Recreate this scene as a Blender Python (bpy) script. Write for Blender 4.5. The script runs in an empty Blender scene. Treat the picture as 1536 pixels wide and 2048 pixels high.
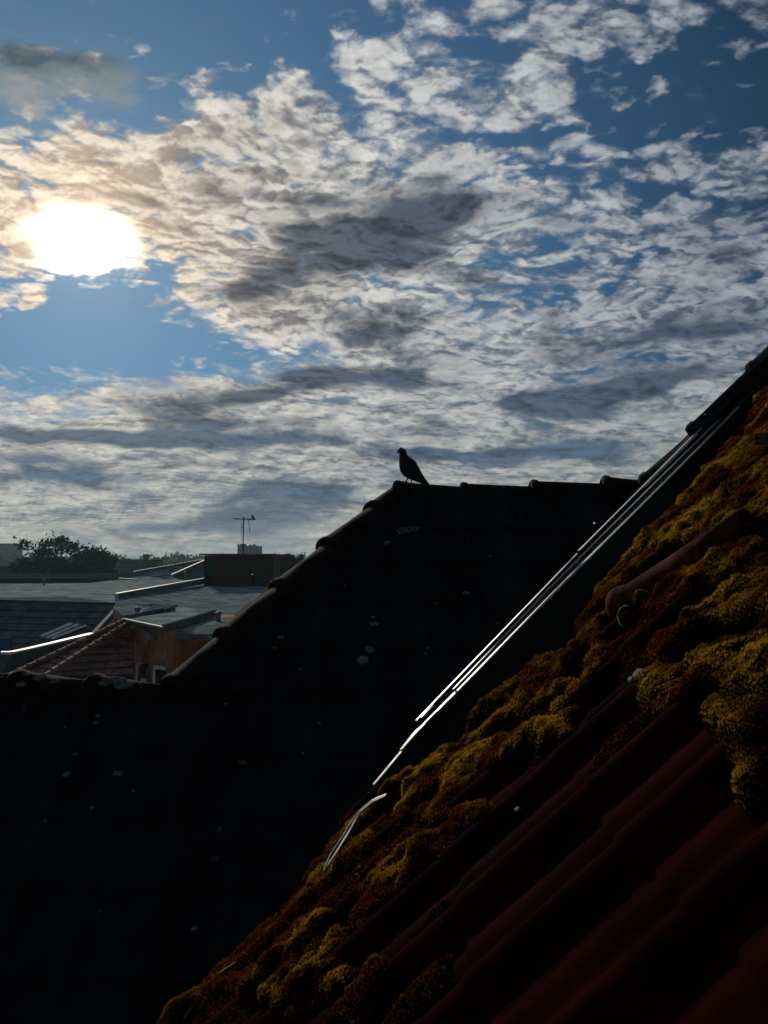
import bpy, bmesh, math, random
from mathutils import Vector, Matrix, noise
R = math.radians
sc = bpy.context.scene
C = sc.collection
# ---------------------------------------------------------------- camera
F = 1536.0                                   # focal length in photo pixels
PITCH = math.atan(101 / F)
cd = bpy.data.cameras.new('camera'); cam = bpy.data.objects.new('camera', cd); C.objects.link(cam)
cam.location = (0, 0, 0); cam.rotation_euler = (R(90) + PITCH, 0, 0)
cd.sensor_fit = 'VERTICAL'; cd.sensor_height = 24; cd.lens = 24 * F / 2048
cd.clip_start = .05; cd.clip_end = 20000
sc.camera = cam
cP, sP = math.cos(PITCH), math.sin(PITCH)
def ray(px, py):
    "world direction of a photo pixel, scaled so that y = 1"
    x = (px - 768) / F; u = (1024 - py) / F
    y = cP - u * sP; z = sP + u * cP
    return Vector((x / y, 1, z / y))
def at(px, py, Y): return ray(px, py) * Y
def atz(px, py, z):
    r = ray(px, py); return r * (z / r.z)
# ---------------------------------------------------------------- world, sun, exposure
SUN = ray(165, 490).normalized()
S_EL = math.asin(SUN.z); S_AZ = math.atan2(SUN.x, SUN.y)
sc.view_settings.view_transform = 'Standard'; sc.view_settings.look = 'None'
sc.view_settings.exposure = 0; sc.view_settings.gamma = 1
sc.render.engine = 'CYCLES'
cy = sc.cycles
cy.use_denoising = True; cy.max_bounces = 5; cy.diffuse_bounces = 2; cy.glossy_bounces = 3
cy.transmission_bounces = 4; cy.volume_bounces = 0; cy.transparent_max_bounces = 8
cy.use_adaptive_sampling = True; cy.adaptive_threshold = .02; cy.adaptive_min_samples = 12
cy.sample_clamp_indirect = 4

sl = bpy.data.lights.new('sun', 'SUN'); so = bpy.data.objects.new('sun', sl); C.objects.link(so)
sl.energy = 2.0; sl.angle = R(1.2); sl.color = (1, .86, .66)
so.rotation_euler = SUN.to_track_quat('Z', 'Y').to_euler()

world = bpy.data.worlds.new('World'); sc.world = world; world.use_nodes = True
wt = world.node_tree; wt.nodes.clear()
world.cycles.sampling_method = 'MANUAL'; world.cycles.sample_map_resolution = 512
class G:
    "tiny expression builder for shader math"
    def __init__(s, t): s.t = t
    def link(s, node, i, v):
        if isinstance(v, (int, float)): node.inputs[i].default_value = v
        elif isinstance(v, (tuple, list)): 
            d = node.inputs[i].default_value
            node.inputs[i].default_value = tuple(v) + ((1,) if len(d) == 4 and len(v) == 3 else ())
        else: s.t.links.new(v, node.inputs[i])
    def m(s, op, a, b=None, c=None, clamp=False):
        n = s.t.nodes.new('ShaderNodeMath'); n.operation = op; n.use_clamp = clamp
        for i, v in enumerate((a, b, c)):
            if v is not None: s.link(n, i, v)
        return n.outputs[0]
    def v(s, op, a, b=None, scale=None):
        n = s.t.nodes.new('ShaderNodeVectorMath'); n.operation = op
        s.link(n, 0, a)
        if b is not None: s.link(n, 1, b)
        if scale is not None: s.link(n, 3, scale)
        return n.outputs[1] if op in ('DOT_PRODUCT', 'LENGTH') else n.outputs[0]
    def xyz(s, x, y, z=0.0):
        n = s.t.nodes.new('ShaderNodeCombineXYZ')
        for i, v in enumerate((x, y, z)): s.link(n, i, v)
        return n.outputs[0]
    def sep(s, a):
        n = s.t.nodes.new('ShaderNodeSeparateXYZ'); s.link(n, 0, a); return n.outputs
    def noise(s, vec, scale, detail=4, rough=.55, lac=2.0, dist=0.0, col=False, typ='FBM', dim='3D'):
        n = s.t.nodes.new('ShaderNodeTexNoise'); n.noise_dimensions = dim; n.noise_type = typ
        s.link(n, n.inputs.find('Vector'), vec)
        n.inputs['Scale'].default_value = scale; n.inputs['Detail'].default_value = detail
        n.inputs['Roughness'].default_value = rough; n.inputs['Lacunarity'].default_value = lac
        n.inputs['Distortion'].default_value = dist
        return n.outputs['Color'] if col else n.outputs[0]
    def ramp(s, x, a, b, lo=0.0, hi=1.0, smooth=True):
        n = s.t.nodes.new('ShaderNodeMapRange'); n.interpolation_type = 'SMOOTHSTEP' if smooth else 'LINEAR'
        s.link(n, 0, x); s.link(n, 1, a); s.link(n, 2, b); s.link(n, 3, lo); s.link(n, 4, hi)
        return n.outputs[0]
    def mix(s, f, a, b, mode='MIX'):
        n = s.t.nodes.new('ShaderNodeMix'); n.data_type = 'RGBA'; n.blend_type = mode
        s.link(n, 0, f); s.link(n, 6, a); s.link(n, 7, b)
        return n.outputs[2]
def lin(r, g, b):
    f = lambda c: c / 12.92 if c <= .04045 else ((c + .055) / 1.055) ** 2.4
    return (f(r / 255), f(g / 255), f(b / 255))

def build_sky():
    g = G(wt); N = wt.nodes
    STR = .1
    tc = N.new('ShaderNodeTexCoord')
    sky = N.new('ShaderNodeTexSky'); sky.sky_type = 'NISHITA'; sky.sun_disc = False
    sky.sun_elevation = S_EL; sky.sun_rotation = S_AZ; sky.altitude = 100
    sky.air_density = 1.0; sky.dust_density = .6; sky.ozone_density = 3.0
    d = g.v('NORMALIZE', tc.outputs['Generated'])
    x, y, z = g.sep(d)
    yy = g.m('MAXIMUM', y, .12)
    u = g.m('DIVIDE', x, yy); v = g.m('DIVIDE', z, yy)
    zz = g.m('ADD', g.m('MAXIMUM', z, 0.0), .13)
    P = g.xyz(g.m('DIVIDE', x, zz), g.m('DIVIDE', y, zz))       # flat cloud deck seen in perspective
    uv = g.xyz(u, v)
    # warp of the large shapes
    w1 = g.noise(g.v('MULTIPLY', uv, (1, 1.8, 1)), 9, 5, .6, col=True)
    uvw = g.v('ADD', uv, g.v('MULTIPLY', g.v('SUBTRACT', w1, (.5, .5, .5)), (.16, .10, 0)))
    w2 = g.noise(g.v('MULTIPLY', uv, (1, 2.2, 1)), 5, 4, .5, col=True)
    uvs = g.v('ADD', uv, g.v('MULTIPLY', g.v('SUBTRACT', w2, (.5, .5, .5)), (.10, .05, 0)))
    def blobs(lst, base, vec):
        acc = g.m('ADD', base, 0.0); vx, vy, _z = g.sep(vec)
        for (px, py, sx, sy, rot, amp) in lst:
            c = ray(px, py)
            mp = N.new('ShaderNodeMapping'); mp.vector_type = 'TEXTURE'
            g.link(mp, 0, g.xyz(vx, vy, acc))      # acc in z, scaled away: keeps the shader stack short
            mp.inputs[1].default_value = (c.x, c.z, 0); mp.inputs[2].default_value = (0, 0, R(rot))
            mp.inputs[3].default_value = (sx / F, sy / F, 1e5)
            r2 = g.v('DOT_PRODUCT', mp.outputs[0], mp.outputs[0])
            e = g.m('POWER', .3679, r2)
            acc = g.m('MULTIPLY_ADD', e, amp, acc)
        return acc
    cover = [  # px, py, sx, sy, rotation, amount: where the cloud deck is closed or open
        (120, -40, 460, 190, 3, -.95), (470, 60, 240, 100, 12, -.5), (1500, 160, 280, 120, -5, -.9), (1230, 245, 170, 50, 0, -.5), (700, -60, 500, 110, 8, -.5),
        (260, 205, 90, 25, 10, -.4),
        (170, 655, 190, 78, 0, -1.5), (420, 700, 190, 40, -2, -.85), (30, 640, 120, 60, 0, -.9), (250, 590, 90, 28, 0, -.6), (0, 560, 60, 14, 0, -.4),
        (45, 600, 60, 22, 25, 1.3), (110, 760, 80, 14, 0, -.2),
        (1080, 580, 150, 26, 8, -.55), (1240, 515, 170, 22, 4, -.5), (855, 503, 40, 12, 0, -.5), (1330, 722, 120, 14, 4, -.6),
        (1290, 395, 70, 24, 0, -.45), (1430, 360, 80, 20, 0, -.3), (1000, 320, 80, 40, -30, -.3), (1030, 260, 60, 50, 0, -.25), (1180, 530, 50, 14, 30, .5), (1000, 640, 80, 14, 10, -.3),
        (130, 830, 170, 20, 0, -.4), (320, 530, 25, 12, 0, -.8),
        (1130, 90, 65, 60, 0, .65), (1250, 60, 90, 75, 30, .75), (1390, 35, 90, 60, 10, .75), (1240, 135, 90, 22, 20, .6), (1165, 205, 70, 45, 10, .5), (1000, 20, 90, 35, -10, .6),
        (900, 90, 110, 40, 0, .15), (860, 150, 170, 80, 0, .02), (1000, 40, 300, 60, 0, -.08), (640, 150, 130, 50, 20, .30), (1080, 130, 60, 30, 0, -.3), (1190, 90, 25, 60, 20, -.35), (1320, 50, 20, 60, 20, -.5), (1180, 165, 90, 16, 0, -.3), (920, 55, 50, 22, 0, .3), (1350, 345, 110, 30, -8, .3), (1500, 335, 80, 40, 0, .4), (1060, 200, 90, 80, 0, .3), (790, 45, 30, 40, 0, .3),
        (480, 260, 200, 60, 14, .55), (700, 190, 200, 90, 18, .45), (200, 330, 260, 60, 6, .6), (500, 420, 500, 150, 0, .7), (170, 480, 260, 70, 0, .8), (540, 620, 210, 60, -6, .7), (900, 500, 320, 160, 0, .4), (1400, 480, 220, 120, 0, .35),
        (800, 700, 320, 90, 0, .4), (1300, 640, 300, 70, 8, .4), (1420, 560, 150, 60, 0, .3), (700, 860, 900, 110, 0, .5), (700, 1010, 1100, 110, 0, .8),
    ]
    Cv = blobs(cover, .20, uvw)
    shade = [  # thick, unlit cloud bottoms
        (740, 480, 190, 70, 18, 1.0), (880, 420, 130, 34, 6, .9), (560, 540, 110, 60, 20, .45), (500, 580, 55, 22, 0, .7), (760, 545, 150, 45, 10, .5), (1130, 470, 80, 60, -25, .55),
        (300, 405, 110, 16, -8, .7), (340, 445, 90, 18, -12, .75), (470, 420, 90, 22, -20, .4), (560, 345, 110, 25, -4, .5), (540, 395, 130, 20, -10, .5), (640, 400, 60, 16, 0, .3),
        (720, 640, 75, 26, -8, .7), (640, 755, 85, 30, 0, 1.25), (530, 785, 70, 18, 0, 1.2), (790, 690, 130, 26, -6, .5), (840, 640, 90, 25, -10, .4), (860, 745, 130, 40, -6, .65), (790, 770, 60, 22, 0, .7),
        (400, 800, 130, 16, 0, .7), (400, 838, 150, 18, -3, .85), (170, 875, 170, 18, -4, .95), (300, 890, 120, 12, -6, .5), (60, 870, 60, 20, 0, .6),
        (1080, 805, 100, 24, 0, 1.3), (1230, 780, 120, 22, 8, 1.0), (1400, 745, 170, 30, 6, .85), (1340, 665, 190, 28, 10, .75), (1130, 640, 90, 25, 20, .35), (960, 560, 80, 30, 0, .25), (1120, 690, 70, 40, -40, .4), (1480, 600, 120, 40, 10, .3),
        (1430, 470, 110, 70, 0, .35), (1040, 910, 330, 22, 0, .9), (880, 860, 200, 10, 0, .3), (1250, 880, 150, 20, 0, .5), (640, 870, 200, 12, 0, .3), (720, 830, 90, 10, 0, .35),
        (540, 985, 95, 26, 0, 1.5), (500, 1035, 110, 18, 0, 1.0), (650, 1000, 80, 22, 0, .9), (290, 875, 170, 22, -2, .6), (860, 905, 120, 12, 0, .6), (100, 925, 120, 12, 0, .5), (560, 880, 200, 14, 0, .5), (430, 990, 60, 20, -20, .4), (600, 1050, 80, 18, 0, .6), (700, 1040, 50, 20, 0, .4), (380, 940, 180, 12, 0, .5), (100, 960, 170, 14, 0, .45), (130, 1060, 260, 14, 0, .35), (300, 1050, 120, 10, 0, .35),
        (30, 210, 60, 50, 0, .3),
    ]
    Sh = blobs(shade, 0.0, uvs)
    # detail noise on the deck, and the same noise a step towards the sun for rim light
    el = g.ramp(z, .02, .30)
    q = g.v('ADD', P, g.v('MULTIPLY', g.v('SUBTRACT', g.noise(P, 1.5, 3, .5, col=True), (.5, .5, .5)), (.40, .40, 0)))
    sdir = Vector((SUN.x, SUN.y)).normalized()
    def fb(vec, dt=6): return g.noise(vec, 4.2, dt, .56, 2.1)
    def puff(vec):
        vn = N.new('ShaderNodeTexVoronoi'); vn.voronoi_dimensions = '2D'; vn.feature = 'SMOOTH_F1'
        g.link(vn, vn.inputs.find('Vector'), vec); vn.inputs['Scale'].default_value = 13; vn.inputs['Smoothness'].default_value = .35; vn.inputs['Detail'].default_value = 1.0; vn.inputs['Roughness'].default_value = .45
        return g.m('SUBTRACT', .5, vn.outputs['Distance'])
    qv = g.v('ADD', q, g.v('MULTIPLY', g.v('SUBTRACT', g.noise(P, 9, 4, .6, col=True), (.5, .5, .5)), (.16, .16, 0)))
    pf = puff(qv); pf1 = puff(g.v('ADD', qv, (sdir.x * .016, sdir.y * .016, 0)))
    n0 = fb(q, 8); n1 = fb(g.v('ADD', q, (sdir.x * .05, sdir.y * .05, 0)), 5)
    n2 = g.noise(q, 1.1, 2, .5)
    # a second field in angular space keeps puffs from thinning out to pure streaks at the horizon
    a0v = g.v('MULTIPLY', uvs, (1, 1.75, 1))
    a0 = g.noise(a0v, 13, 8, .62); a1 = g.noise(g.v('ADD', a0v, (sdir.x * .004, .012, 0)), 13, 5, .6)
    nn = g.m('ADD', g.m('ADD', g.m('MULTIPLY', n0, .42), g.m('MULTIPLY', a0, .52)), g.m('MULTIPLY', pf, g.ramp(z, .12, .35, .05, .30)))
    n_d = g.m('ADD', g.m('MULTIPLY', g.m('SUBTRACT', n0, n1), .8), g.m('ADD', g.m('MULTIPLY', g.m('SUBTRACT', a0, a1), 1.3), g.m('MULTIPLY', g.m('SUBTRACT', pf, pf1), g.ramp(z, .10, .35, .15, .55))))
    dens = g.m('ADD', g.m('MULTIPLY', g.m('SUBTRACT', nn, .5), g.ramp(z, .15, .5, 3.4, 4.8)), g.m('ADD', g.m('MULTIPLY_ADD', Sh, .55, Cv), g.m('MULTIPLY', g.m('SUBTRACT', n2, .5), .8)))
    alpha = g.ramp(dens, -.46, .66)
    thick = g.ramp(g.m('MULTIPLY_ADD', Sh, -.55, dens), .3, 1.9)
    # sun glow
    sd = g.v('DOT_PRODUCT', d, tuple(SUN))
    ang = g.m('ARCCOSINE', g.m('MINIMUM', sd, 1.0))          # radians from the sun
    near = g.m('POWER', .3679, g.m('POWER', g.m('DIVIDE', ang, .26), 1.5))
    core = g.m('POWER', .3679, g.m('POWER', g.m('MAXIMUM', g.m('DIVIDE', g.m('ADD', g.v('LENGTH', g.v('MULTIPLY', g.v('SUBTRACT', d, tuple(SUN)), (.86, .86, 1.25))), g.m('MULTIPLY', g.m('SUBTRACT', a0, .5), .045)), .041), 0.0), 3.6))
    halo = g.m('POWER', .3679, g.m('POWER', g.m('DIVIDE', ang, .10), 1.5))
    # cloud light
    lit = g.mix(near, lin(212, 215, 216), lin(244, 230, 206))
    lit = g.mix(g.ramp(sd, .72, .95, .0, 1.0), lin(172, 180, 190), lit)
    lit = g.mix(el, lin(196, 196, 188), lit)
    lit = g.v('SCALE', lit, scale=g.ramp(x, -.35, .45, 1.0, .80))
    shd = g.mix(near, lin(112, 122, 134), lin(168, 152, 136))
    shd = g.mix(g.ramp(sd, .72, .95, .0, 1.0), lin(90, 102, 120), shd)
    shd = g.mix(el, lin(98, 118, 134), shd)
    dark = g.mix(near, lin(60, 72, 90), lin(92, 98, 102))
    dark = g.mix(el, lin(76, 100, 122), dark)
    sf_ = g.m('ADD', g.m('MULTIPLY_ADD', n_d, 3.6, .52), g.m('MULTIPLY', g.m('SUBTRACT', .42, thick), .75))
    sf_ = g.m('ADD', sf_, g.m('MULTIPLY', g.m('SUBTRACT', n2, .5), 1.2))
    rim = g.ramp(sf_, -.12, 1.22)
    litc = g.v('SCALE', g.mix(rim, shd, lit), scale=g.m('MULTIPLY_ADD', g.m('ADD', g.m('SUBTRACT', a0, .5), g.m('MULTIPLY', g.m('SUBTRACT', pf, .2), .30)), 1.1, .99))
    n3 = g.noise(g.v('MULTIPLY', uvs, (1, 2.8, 1)), 5.5, 5, .6)
    shn = g.m('ADD', g.m('ADD', Sh, g.m('MULTIPLY', g.m('SUBTRACT', n3, .5), g.ramp(v, .0, .55, 4.2, 1.4))), g.m('MULTIPLY', g.m('SUBTRACT', nn, .5), 1.7))
    shf = g.ramp(shn, .02, .80)
    cloud = g.mix(g.m('MULTIPLY', shf, .96), litc, g.v('SCALE', dark, scale=g.m('MULTIPLY_ADD', rim, .62, g.m('MULTIPLY_ADD', n3, .7, .28))))
    blk = g.ramp(sd, .66, .99, .44, 1.0)
    # blue sky from Nishita, deepened, its glare near the sun held down
    nb = g.v('MULTIPLY', sky.outputs[0], (.40 * STR, .60 * STR, .66 * STR))
    blue = g.v('DIVIDE', nb, g.v('ADD', g.v('MULTIPLY', nb, (4.4, 2.3, 1.4)), (1, 1, 1)))
    blue = g.v('SCALE', g.v('MULTIPLY', blue, (.86, 1.0, 1.10)), scale=blk)
    out = g.mix(alpha, blue, cloud)
    # soft dark cloud high on the left
    soft = blobs([(0, 140, 120, 66, -8, 1.1), (150, 155, 120, 66, 0, 1.0), (230, 180, 70, 34, -16, .8), (30, 235, 80, 50, 0, .6)], 0.0, uvw)
    sf = g.ramp(g.m('ADD', soft, g.m('MULTIPLY', g.m('SUBTRACT', a0, .5), 1.6)), .10, 1.15)
    sdark = blobs([(20, 115, 90, 38, -8, 1.1), (170, 125, 110, 40, -8, .9)], 0.0, uvw)
    out = g.mix(g.m('MULTIPLY', sf, .9), out, g.mix(g.m('MINIMUM', g.m('MULTIPLY', sdark, g.m('ADD', a0, .5)), 1.0), lin(132, 144, 150), lin(76, 92, 100)))
    # haze band at the horizon
    hz = g.m('POWER', .3679, g.m('DIVIDE', g.m('MAXIMUM', z, 0.0), .045))
    out = g.mix(g.m('MULTIPLY', hz, .50), out, lin(186, 184, 176))
    # sun seen through the thin cloud
    am = g.m('MULTIPLY_ADD', alpha, .97, .03)
    hc = g.v('SCALE', (1.0, .62, .34), scale=g.m('MULTIPLY', g.m('MULTIPLY', halo, g.m('MULTIPLY_ADD', alpha, .9, .1)), .42))
    cc = g.v('SCALE', (1.0, .93, .78), scale=g.m('MULTIPLY', g.m('MULTIPLY', core, am), 6.0))
    bloom = g.m('POWER', .3679, g.m('POWER', g.m('DIVIDE', ang, .085), 1.3))
    out = g.v('ADD', out, g.v('SCALE', (1.0, .95, .85), scale=g.m('MULTIPLY', bloom, .10)))
    out = g.v('ADD', out, g.v('ADD', hc, cc))
    out = g.v('SCALE', out, scale=g.ramp(sd, -.2, .55, .35 / STR, 1 / STR))     # the sky away from the sun is dimmer
    bg = N.new('ShaderNodeBackground'); g.link(bg, 0, out); bg.inputs[1].default_value = STR
    o = N.new('ShaderNodeOutputWorld'); wt.links.new(bg.outputs[0], o.inputs[0])
build_sky()
# ================================================================ helpers
import numpy as np
rnd = random.Random(7)
def tag(o, label=None, cat=None, group=None, kind=None):
    if label: o['label'] = label
    if cat: o['category'] = cat
    if group: o['group'] = group
    if kind: o['kind'] = kind
    return o
def thing(name, loc, label, cat, group=None):
    o = bpy.data.objects.new(name, None); C.objects.link(o); o.location = loc
    o.empty_display_size = .1
    return tag(o, label, cat, group)
def link(name, me, mat, parent=None, kind=None, smooth=False):
    o = bpy.data.objects.new(name, me); C.objects.link(o)
    if mat: me.materials.append(mat)
    if smooth:
        me.polygons.foreach_set('use_smooth', [True] * len(me.polygons))
    if parent is not None:
        o.parent = parent
        p = parent; off = Vector((0, 0, 0))
        while p is not None: off += p.location; p = p.parent
        o.location = -off                       # meshes are modelled in world coordinates
    if kind: o['kind'] = kind
    return o
class MB:
    def __init__(s): s.b = bmesh.new()
    def poly(s, pts, ext=None):
        "a planar outline, given thickness along ext"
        vs = [s.b.verts.new(p) for p in pts]
        f = s.b.faces.new(vs)
        if ext is not None:
            ext = Vector(ext); n = len(pts)
            ws = [s.b.verts.new(Vector(p) + ext) for p in pts]
            s.b.faces.new(ws[::-1])
            for i in range(n):
                s.b.faces.new((vs[i], ws[i], ws[(i + 1) % n], vs[(i + 1) % n]))
        return s
    def box(s, c, size, rot=None):
        m = Matrix.Translation(c) @ (rot.to_4x4() if rot else Matrix()) @ Matrix.Diagonal((*size, 1))
        bmesh.ops.create_cube(s.b, size=1, matrix=m); return s
    def beam(s, a, b, w, h, up=(0, 0, 1)):
        a, b = Vector(a), Vector(b); d = (b - a); L = d.length; d.normalize()
        up = Vector(up); r = d.cross(up).normalized(); u = r.cross(d)
        m = Matrix((r, d, u)).transposed()
        return s.box((a + b) / 2, (w, L, h), m)
    def tube(s, pts, rad, seg=8, caps=True):
        pts = [Vector(p) for p in pts]; n = len(pts)
        if isinstance(rad, (int, float)): rad = [rad] * n
        rings = []; prev = None
        for i, p in enumerate(pts):
            d = (pts[min(i + 1, n - 1)] - pts[max(i - 1, 0)]).normalized()
            a = prev if prev is not None else (Vector((0, 0, 1)) if abs(d.z) < .9 else Vector((1, 0, 0)))
            x = (a - d * a.dot(d)).normalized(); y = d.cross(x); prev = x
            rings.append([s.b.verts.new(p + (x * math.cos(t) + y * math.sin(t)) * rad[i]) for t in [2 * math.pi * k / seg for k in range(seg)]])
        for r0, r1 in zip(rings, rings[1:]):
            for k in range(seg): s.b.faces.new((r0[k], r0[(k + 1) % seg], r1[(k + 1) % seg], r1[k]))
        if caps: s.b.faces.new(rings[0][::-1]); s.b.faces.new(rings[-1])
        return s
    def loft(s, rings):
        rs = [[s.b.verts.new(p) for p in r] for r in rings]; k = len(rs[0])
        for a, b in zip(rs, rs[1:]):
            for i in range(k): s.b.faces.new((a[i], a[(i + 1) % k], b[(i + 1) % k], b[i]))
        s.b.faces.new(rs[0][::-1]); s.b.faces.new(rs[-1]); return s
    def bevel(s, w, seg=2):
        bmesh.ops.bevel(s.b, geom=s.b.edges[:], offset=w, segments=seg, affect='EDGES', clamp_overlap=True); return s
    def build(s, name, mat, parent=None, kind=None, smooth=False):
        bmesh.ops.recalc_face_normals(s.b, faces=s.b.faces[:])
        me = bpy.data.meshes.new(name); s.b.to_mesh(me); s.b.free()
        return link(name, me, mat, parent, kind, smooth)
def np_mesh(name, V, Fc, mat, parent=None, kind=None, smooth=True, col=None):
    V = np.asarray(V, dtype=np.float32).reshape(-1, 3); Fc = np.asarray(Fc, dtype=np.int32); k = Fc.shape[1]
    me = bpy.data.meshes.new(name)
    me.vertices.add(len(V)); me.vertices.foreach_set('co', V.ravel())
    me.loops.add(Fc.size); me.loops.foreach_set('vertex_index', Fc.ravel())
    me.polygons.add(len(Fc)); me.polygons.foreach_set('loop_start', np.arange(0, Fc.size, k, dtype=np.int32))
    me.update(calc_edges=True)
    me.polygons.foreach_set('use_smooth', np.full(len(Fc), smooth))
    return link(name, me, mat, parent, kind)
def vnoise(x, y, seed=0):
    "smooth value noise on arrays, -1..1"
    xi = np.floor(x).astype(np.int64); yi = np.floor(y).astype(np.int64); fx = x - xi; fy = y - yi
    fx = fx * fx * fx * (fx * (fx * 6 - 15) + 10); fy = fy * fy * fy * (fy * (fy * 6 - 15) + 10)
    def h(a, b):
        n = (a * 374761393 + b * 668265263 + seed * 2147483647 + 12345) & 0xffffffff
        n = ((n ^ (n >> 13)) * 1274126177) & 0xffffffff
        return ((n ^ (n >> 16)) & 0xffff) / 32767.5 - 1
    return (h(xi, yi) * (1 - fx) + h(xi + 1, yi) * fx) * (1 - fy) + (h(xi, yi + 1) * (1 - fx) + h(xi + 1, yi + 1) * fx) * fy
def fbm(x, y, o=4, seed=0, g=.5):
    r = 0; a = 1; t = 0
    for i in range(o):
        r = r + a * vnoise(x * 2 ** i + 17.3 * i, y * 2 ** i + 5.1 * i, seed + i); t += a; a *= g
    return r / t
def mat(name, col, rough=.8, spec=.3, metal=0.0, var=.25, scale=6.0, bump=0.0, bscale=60.0, col2=None, detail=5, trans=0.0, coat=0.0):
    m = bpy.data.materials.new(name); m.use_nodes = True; t = m.node_tree; g = G(t)
    p = t.nodes['Principled BSDF']
    tc = t.nodes.new('ShaderNodeTexCoord').outputs['Object']
    n = g.noise(tc, scale, detail, .6)
    c2 = col2 or tuple(min(1, c * (1 + var * 2)) for c in col); c1 = tuple(c * (1 - var) for c in col)
    g.link(p, p.inputs.find('Base Color'), g.mix(g.ramp(n, .3, .7), c1, c2))
    p.inputs['Roughness'].default_value = rough; p.inputs['Metallic'].default_value = metal
    p.inputs['Specular IOR Level'].default_value = spec
    if bump:
        b = t.nodes.new('ShaderNodeBump'); b.inputs['Strength'].default_value = 1; b.inputs['Distance'].default_value = bump
        g.link(b, b.inputs.find('Height'), g.noise(tc, bscale, 5, .6)); t.links.new(b.outputs[0], p.inputs['Normal'])
    if trans:
        tr = t.nodes.new('ShaderNodeBsdfTranslucent'); tr.inputs[0].default_value = (*c2, 1)
        mx = t.nodes.new('ShaderNodeMixShader'); mx.inputs[0].default_value = trans
        t.links.new(p.outputs[0], mx.inputs[1]); t.links.new(tr.outputs[0], mx.inputs[2])
        t.links.new(mx.outputs[0], t.nodes['Material Output'].inputs[0])
    return m
M = dict(
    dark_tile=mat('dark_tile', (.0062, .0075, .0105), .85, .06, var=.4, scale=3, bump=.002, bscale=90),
    cap_tile=mat('cap_tile', (.014, .012, .012), .9, .08, var=.4, scale=8, bump=.003, bscale=70),
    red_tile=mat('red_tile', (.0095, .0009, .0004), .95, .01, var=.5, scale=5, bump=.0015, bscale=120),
    lichen=mat('lichen', (.11, .125, .12), .95, .1, var=.35, scale=60, bump=.002, bscale=200),
    alu=mat('alu', (.75, .77, .78), .34, .5, metal=1, var=.12, scale=9, bump=.0002, bscale=60),
    alu_grey=mat('alu_grey', (.26, .31, .33), .42, .5, metal=.9, var=.2, scale=9, bump=.0003, bscale=60),
    lead=mat('lead', (.22, .23, .24), .5, .5, metal=.9, var=.2, scale=14, bump=.001, bscale=40),
    black_frame=mat('black_frame', (.006, .007, .010), .6, .2, var=.2),
    feather=mat('feather', (.018, .022, .028), .7, .3, var=.4, scale=40, bump=.001, bscale=150),
    beak=mat('beak', (.02, .018, .018), .5, .4), leg=mat('leg', (.07, .02, .018), .7, .3),
    felt=mat('felt', (.24, .30, .315), 1, .0, var=.3, scale=1.2, bump=.01, bscale=12),
    felt_dark=mat('felt_dark', (.18, .225, .24), 1, .0, var=.3, scale=1.6, bump=.01, bscale=12),
    zinc=mat('zinc', (.18, .20, .21), .6, .4, metal=.3, var=.15, scale=4),
    white=mat('white', (.85, .87, .88), .5, .4, var=.08),
    sheet=mat('sheet', (.11, .17, .185), 1, .0, var=.2, scale=2),
    plaster=mat('plaster', (.40, .20, .14), .9, .1, var=.2, scale=3, bump=.004, bscale=40),
    far_tile=mat('far_tile', (.20, .115, .10), .85, .25, var=.35, scale=5, bump=.004, bscale=30),
    far_tile_grey=mat('far_tile_grey', (.09, .11, .112), .95, .0, var=.3, scale=2),
    brick=None,
    glass=mat('glass', (.02, .03, .035), .08, .8, var=.1),
    iron=mat('iron', (.01, .01, .012), .5, .4),
    concrete=mat('concrete', (.12, .15, .18), .9, .1, var=.15, scale=.2),
    far_wall=mat('far_wall', (.045, .065, .072), 1, .0, var=.3, scale=.3),
    far_roof=mat('far_roof', (.022, .032, .038), 1, .0, var=.3, scale=.3),
    leaf=mat('leaf', (.012, .024, .016), .8, .1, var=.5, scale=.6, trans=.2),
    leaf2=mat('leaf2', (.022, .040, .022), .7, .3, var=.5, scale=.3, trans=.3),
    bark=mat('bark', (.05, .04, .03), .9, .1),
    ground=mat('ground', (.05, .06, .035), .95, .1, var=.4, scale=.02),
)
def brick_mat():
    m = bpy.data.materials.new('brick'); m.use_nodes = True; t = m.node_tree; g = G(t); p = t.nodes['Principled BSDF']
    tc = t.nodes.new('ShaderNodeTexCoord').outputs['Object']
    s = g.sep(tc); vec = g.xyz(s[0], s[2])
    b = t.nodes.new('ShaderNodeTexBrick'); g.link(b, 0, vec); b.inputs['Scale'].default_value = 4.2
    b.inputs['Color1'].default_value = (.09, .04, .035, 1); b.inputs['Color2'].default_value = (.12, .05, .04, 1); b.inputs['Mortar'].default_value = (.10, .09, .09, 1)
    g.link(p, 0, b.outputs[0]); p.inputs['Roughness'].default_value = .9; return m
M['brick'] = brick_mat()

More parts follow.
